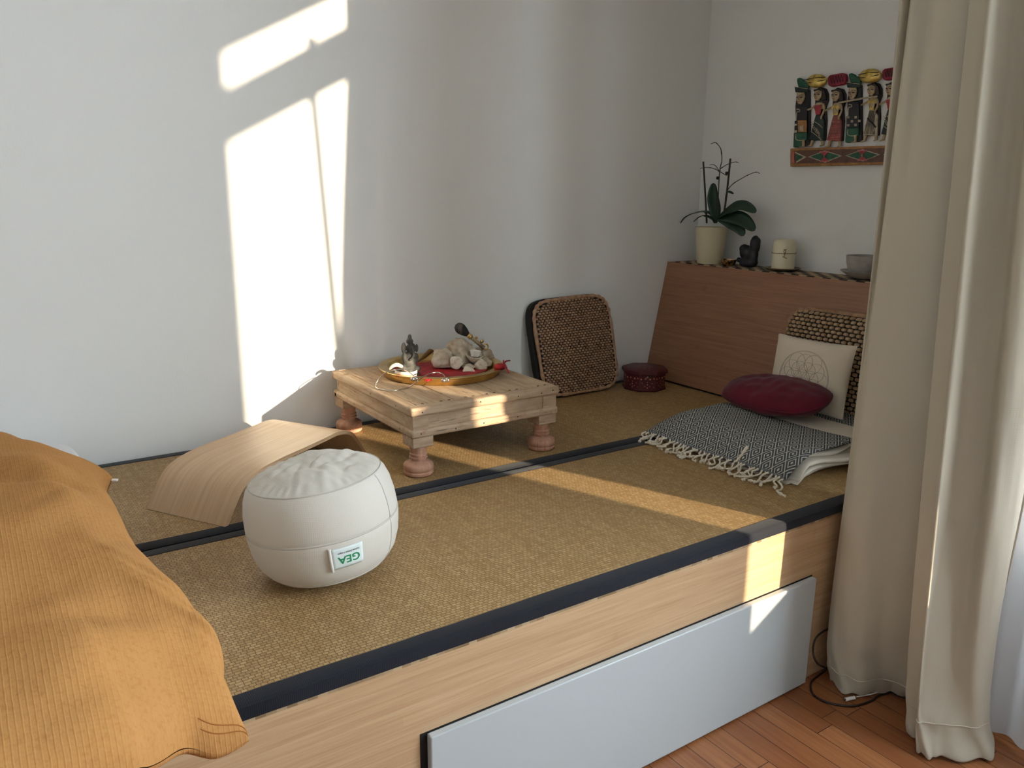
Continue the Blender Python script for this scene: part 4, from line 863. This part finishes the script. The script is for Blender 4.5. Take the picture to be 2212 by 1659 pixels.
def face(x, y, s, fig, skin=SKIN):
    pr([(x - 58 * s, y - 70 * s), (x + 52 * s, y - 84 * s), (x + 62 * s, y - 20 * s), (x + 45 * s, y + 50 * s), (x + 5 * s, y + 100 * s), (x - 40 * s, y + 92 * s), (x - 62 * s, y + 40 * s), (x - 72 * s, y + 20 * s), (x - 58 * s, y - 10 * s)], .014, .023, skin, 'face', fig, .003)
    for ex_, w in ((x + 15 * s, 30 * s), (x - 48 * s, 13 * s)):
        pr([(ex_ - w, y - 5 * s), (ex_, y - 18 * s), (ex_ + w, y - 8 * s), (ex_, y + 6 * s)], .0232, .0245, BLK, 'eye', fig, 0)
    line([(x - 15 * s, y - 28 * s), (x + 12 * s, y - 44 * s), (x + 50 * s, y - 34 * s)], .0238, .0009, BLK, 'eyebrow', fig, 8)
    line([(x - 48 * s, y + 55 * s), (x - 28 * s, y + 60 * s), (x - 10 * s, y + 55 * s)], .0236, .0011, REDR, 'mouth', fig, 8)
    line([(x - 22 * s, y - 20 * s), (x - 34 * s, y + 18 * s), (x - 20 * s, y + 26 * s)], .0238, .001, TERR, 'nose', fig, 8)
def man(dx, dy, chk):
    q = lambda *P: [(x + dx, y + dy * 1 - (x) * .0) for x, y in P]
    fig = pr(q((105, 690), (130, 500), (300, 440), (320, 440), (325, 1285), (95, 1305), (118, 1080)), .001, .013, BLK, 'carved_man', rf, .003)
    pr(q((130, 700), (180, 680), (300, 690), (300, 900), (130, 930)), .0132, .020, BLK, 'black_jacket', fig, .003)
    face(205 + dx, 560 + dy, 1.0, fig)
    pr(q((118, 400), (320, 420), (318, 480), (128, 480)), .013, .024, DGR, 'hat', fig, .003)
    line(q((120, 398), (200, 412), (318, 428)), .0235, .0014, CRM, 'hat_rim', fig)
    pr(q((148, 272), (190, 262), (240, 290), (255, 320), (285, 305), (320, 330), (322, 415), (170, 405), (150, 330)), .008, .022, GRN, 'green_leaf', fig, .004)
    pr(q((118, 905), (305, 885), (300, 1075), (112, 1085)), .0205, .022, BLK, 'sash_cloth', fig, .001)
    if chk:
        for cx, cy in ((30, 0), (140, 0), (85, 60), (195, 55), (30, 120), (140, 115)): pr([(118 + dx + cx - 20, 925 + dy + cy - 18), (118 + dx + cx + 16, 925 + dy + cy - 20), (118 + dx + cx + 16, 925 + dy + cy + 14), (118 + dx + cx - 20, 925 + dy + cy + 16)], .0221, .0235, CRM, 'white_check', fig, 0)
    else:
        pr(q((165, 900), (300, 900), (300, 1075), (175, 1075)), .0221, .0235, GOLDW, 'golden_apron', fig, 0)
        pr(q((118, 950), (155, 950), (155, 980), (118, 982)), .0221, .0235, CRM, 'white_check', fig, 0); pr(q((115, 1048), (155, 1044), (155, 1078), (115, 1082)), .0221, .0235, CRM, 'white_check', fig, 0)
        pr(q((195, 985), (255, 975), (250, 1060), (205, 1062)), .0236, .0245, CRM, 'apron_motif', fig, 0)
    pr(q((105, 1085), (300, 1080), (295, 1195), (225, 1200), (220, 1290), (95, 1300)), .013, .022, GRN, 'green_trousers', fig, .002)
    line(q((138, 1105), (138, 1180), (200, 1200), (270, 1190)), .0225, .0018, CRM, 'trouser_hem', fig)
    pr(q((222, 1195), (262, 1190), (258, 1290), (180, 1302), (180, 1290), (225, 1275)), .013, .021, SKIN, 'foot', fig, .002)
    line(q((150, 730), (190, 740), (190, 770), (150, 780), (140, 900)), .0215, .002, CRM, 'sleeve_trim', fig)
def woman(dx, dy, top, skirt, pat, basket, hair=OLV, arm=True, wide=1):
    q = lambda *P: [(x + dx, y + dy) for x, y in P]
    fig = pr(q((400, 440), (470, 400), (560, 420), (595, 500), (595, 600), (560, 700), (572, 900), (552, 1200), (340, 1200), (430, 850), (395, 690), (400, 590)), .001, .012, OLV, 'carved_woman', rf, .003)
    face(465 + dx, 515 + dy, .95, fig)
    pr(q((400, 440), (520, 420), (570, 470), (585, 590), (525, 600), (530, 470), (470, 450), (405, 470)), .014, .024, hair, 'hair', fig, .002)
    pr(q((395, 690), (440, 630), (520, 625), (560, 680), (530, 730), (400, 720)), .012, .020, SKIN, 'shoulders', fig, .003)
    pr(q((395, 680), (450, 672), (520, 665), (515, 740), (500, 815), (430, 815), (425, 760)), .0203, .023, top, 'bodice', fig, .002)
    if arm:
        line(q((550, 650), (560, 740), (520, 840), (520, 880)), .022, .0045, SKIN, 'arm', fig); line(q((420, 690), (370, 715), (310, 745)), .020, .004, SKIN, 'arm', fig)
    pr(q((430, 815), (510, 810), (555, 900), (545, 1205), (330, 1190), (385, 980)), .012, .022, skirt, 'skirt', fig, .003)
    if pat == 0:
        for k in range(9):
            x = 400 + 14 * k; y = 920 + 25 * (k % 5) + 45 * (k // 5 * 2); line(q((x - 30, y), (x - 14, y + 25), (x - 26, y + 50), (x - 8, y + 72)), .0225, .0011, CRM, 'skirt_line', fig)
        line(q((400, 910), (470, 950), (535, 1010)), .0225, .0016, CRM, 'skirt_fold', fig); line(q((360, 1060), (440, 1120), (520, 1190)), .0225, .0016, CRM, 'skirt_fold', fig)
    elif pat == 1:
        for k, yy in enumerate((960, 985, 1100, 1125, 1140)): line(q((395 - k * 8, yy + 20), (460, yy + 8), (545, yy)), .0225, .0014, PNK, 'skirt_stripe', fig)
        for yy, n_, x0 in ((905, 3, 440), (1055, 4, 400), (1175, 5, 365)):
            for k in range(n_): pr(q(*[(x0 + 38 * k + 17 * math.cos(a), yy + 22 * math.sin(a)) for a in [PI * i / 6 for i in range(7)]]), .0222, .0235, PNK, 'scallop', fig, 0)
    else:
        for k in range(8): line(q((440 + 12 * k, 830), (430 + 13 * k - 8, 930), (400 + 16 * k - 14, 1060), (365 + 22 * k, 1180)), .0225, .0012, BLK, 'skirt_pleat', fig)
        line(q((410, 940), (440, 980), (480, 1010), (530, 1080)), .0232, .0032, BLK, 'skirt_sash', fig)
    if top is GLD:
        for k in range(3): pr(q((425 + 32 * k, 745), (438 + 32 * k, 700), (452 + 32 * k, 742), (440 + 32 * k, 790)), .0231, .0245, CRM, 'gold_diamond', fig, 0)
    pr(q((355, 1190), (392, 1195), (365, 1285), (290, 1300), (300, 1282), (335, 1265)), .010, .020, SKIN, 'foot', fig, .002); pr(q((500, 1200), (540, 1200), (540, 1270), (480, 1288), (485, 1272), (505, 1260)), .010, .020, SKIN, 'foot', fig, .002)
    if basket == 'gold':
        y_, z_ = rl(435 + dx, 310 + dy); b_ = obj('gold_basket', MB().ell((-.016, y_, z_), (.016, .051, .028), 24, Matrix.Rotation(.12, 3, 'X')), GLD, fig, smooth=True)
        for s in (-.006, .006): line(q((285, 320 + s * 4000), (430, 300 + s * 5200), (590, 275 + s * 3200)), .0295, .0016, OLV, 'basket_groove', fig)
    else: 
        pr(q((330, 262), (350, 215), (400, 190), (560, 170), (600, 185), (610, 240), (600, 330), (560, 350), (360, 392), (335, 350)) if 0 else q((350, 255), (380, 215), (560, 185), (610, 190), (628, 240), (620, 330), (590, 360), (400, 392), (355, 360)), .004, .026, CRIM, 'red_basket', fig, .005)
        for k in range(5): line(q((400 + 42 * k, 235 - 6 * k), (420 + 42 * k, 350 - 8 * k), (435 + 42 * k, 232 - 6 * k)), .027, .0013, BLK, 'basket_weave', fig, 10)
man(0, 0, False); man(775, -70, True)
woman(0, 0, REDR, DGR, 0, 'gold'); woman(262, 8, GLD, TERR, 1, 'red'); woman(800, -75, GLD, CRM, 2, 'gold'); woman(1075, -85, REDR, DGR, 0, 'red')
line([(790, 640), (920, 615), (1060, 590), (1200, 565), (1370, 545)], .029, .004, CRM, 'flute', rf)
# ------------------------------------------------------------------ cables on the floor
CB = simple('black_cable', C(36, 24, 20), .5)
g = lambda px, py, z=.004: at(px, py, z=z - MT)
pts = curve([at(1795, 1355, y=-1.625), at(1765, 1375, y=-1.63), at(1756, 1405, y=-1.635), at(1765, 1432, y=-1.65), g(1785, 1445), g(1770, 1458), g(1752, 1475), g(1757, 1500), g(1790, 1518), g(1840, 1525), g(1880, 1515), g(1900, 1502), g(1940, 1492)], 90)
tag(obj('cable', MB().tube(pts, .0032, 8), CB, smooth=True), 'dark brown cable looping over the parquet by the curtain foot', 'cable')
pts = curve([g(1918, 1488), g(1935, 1500), g(1960, 1508), g(1990, 1510), g(2030, 1505)], 30); tag(obj('cable', MB().tube(pts, .003, 8), CB, smooth=True), 'black cable curving between the two curtain hems', 'cable')
wc = thing('charging_cable', 'thin white cable with a plug lying under the curtain hem', 'cable', g(1850, 1508))
obj('cord', MB().tube(curve([g(1850, 1505, .01), g(1880, 1500, .01), g(1930, 1487, .008), g(1990, 1487, .006), g(2030, 1490, .006)], 40), .0018, 8), PORC, wc, smooth=True)
obj('plug', MB().tube([g(1826, 1511, .01), g(1846, 1507, .01)], .0055, 12), PORC, wc, smooth=True); obj('metal_tip', MB().tube([g(1822, 1512, .01), g(1826, 1511, .01)], .0035, 10), STEEL, wc, smooth=True)
tag(obj('cloth_bundle', lump(g(2148, 1520, .045), (.05, .08, .042), 2, .1, Matrix.Rotation(.3, 3, 'Z')), simple('dark_grey_cloth', C(52, 54, 58), .9), smooth=True), 'dark grey soft bundle on the floor behind the longer curtain', 'bundle')
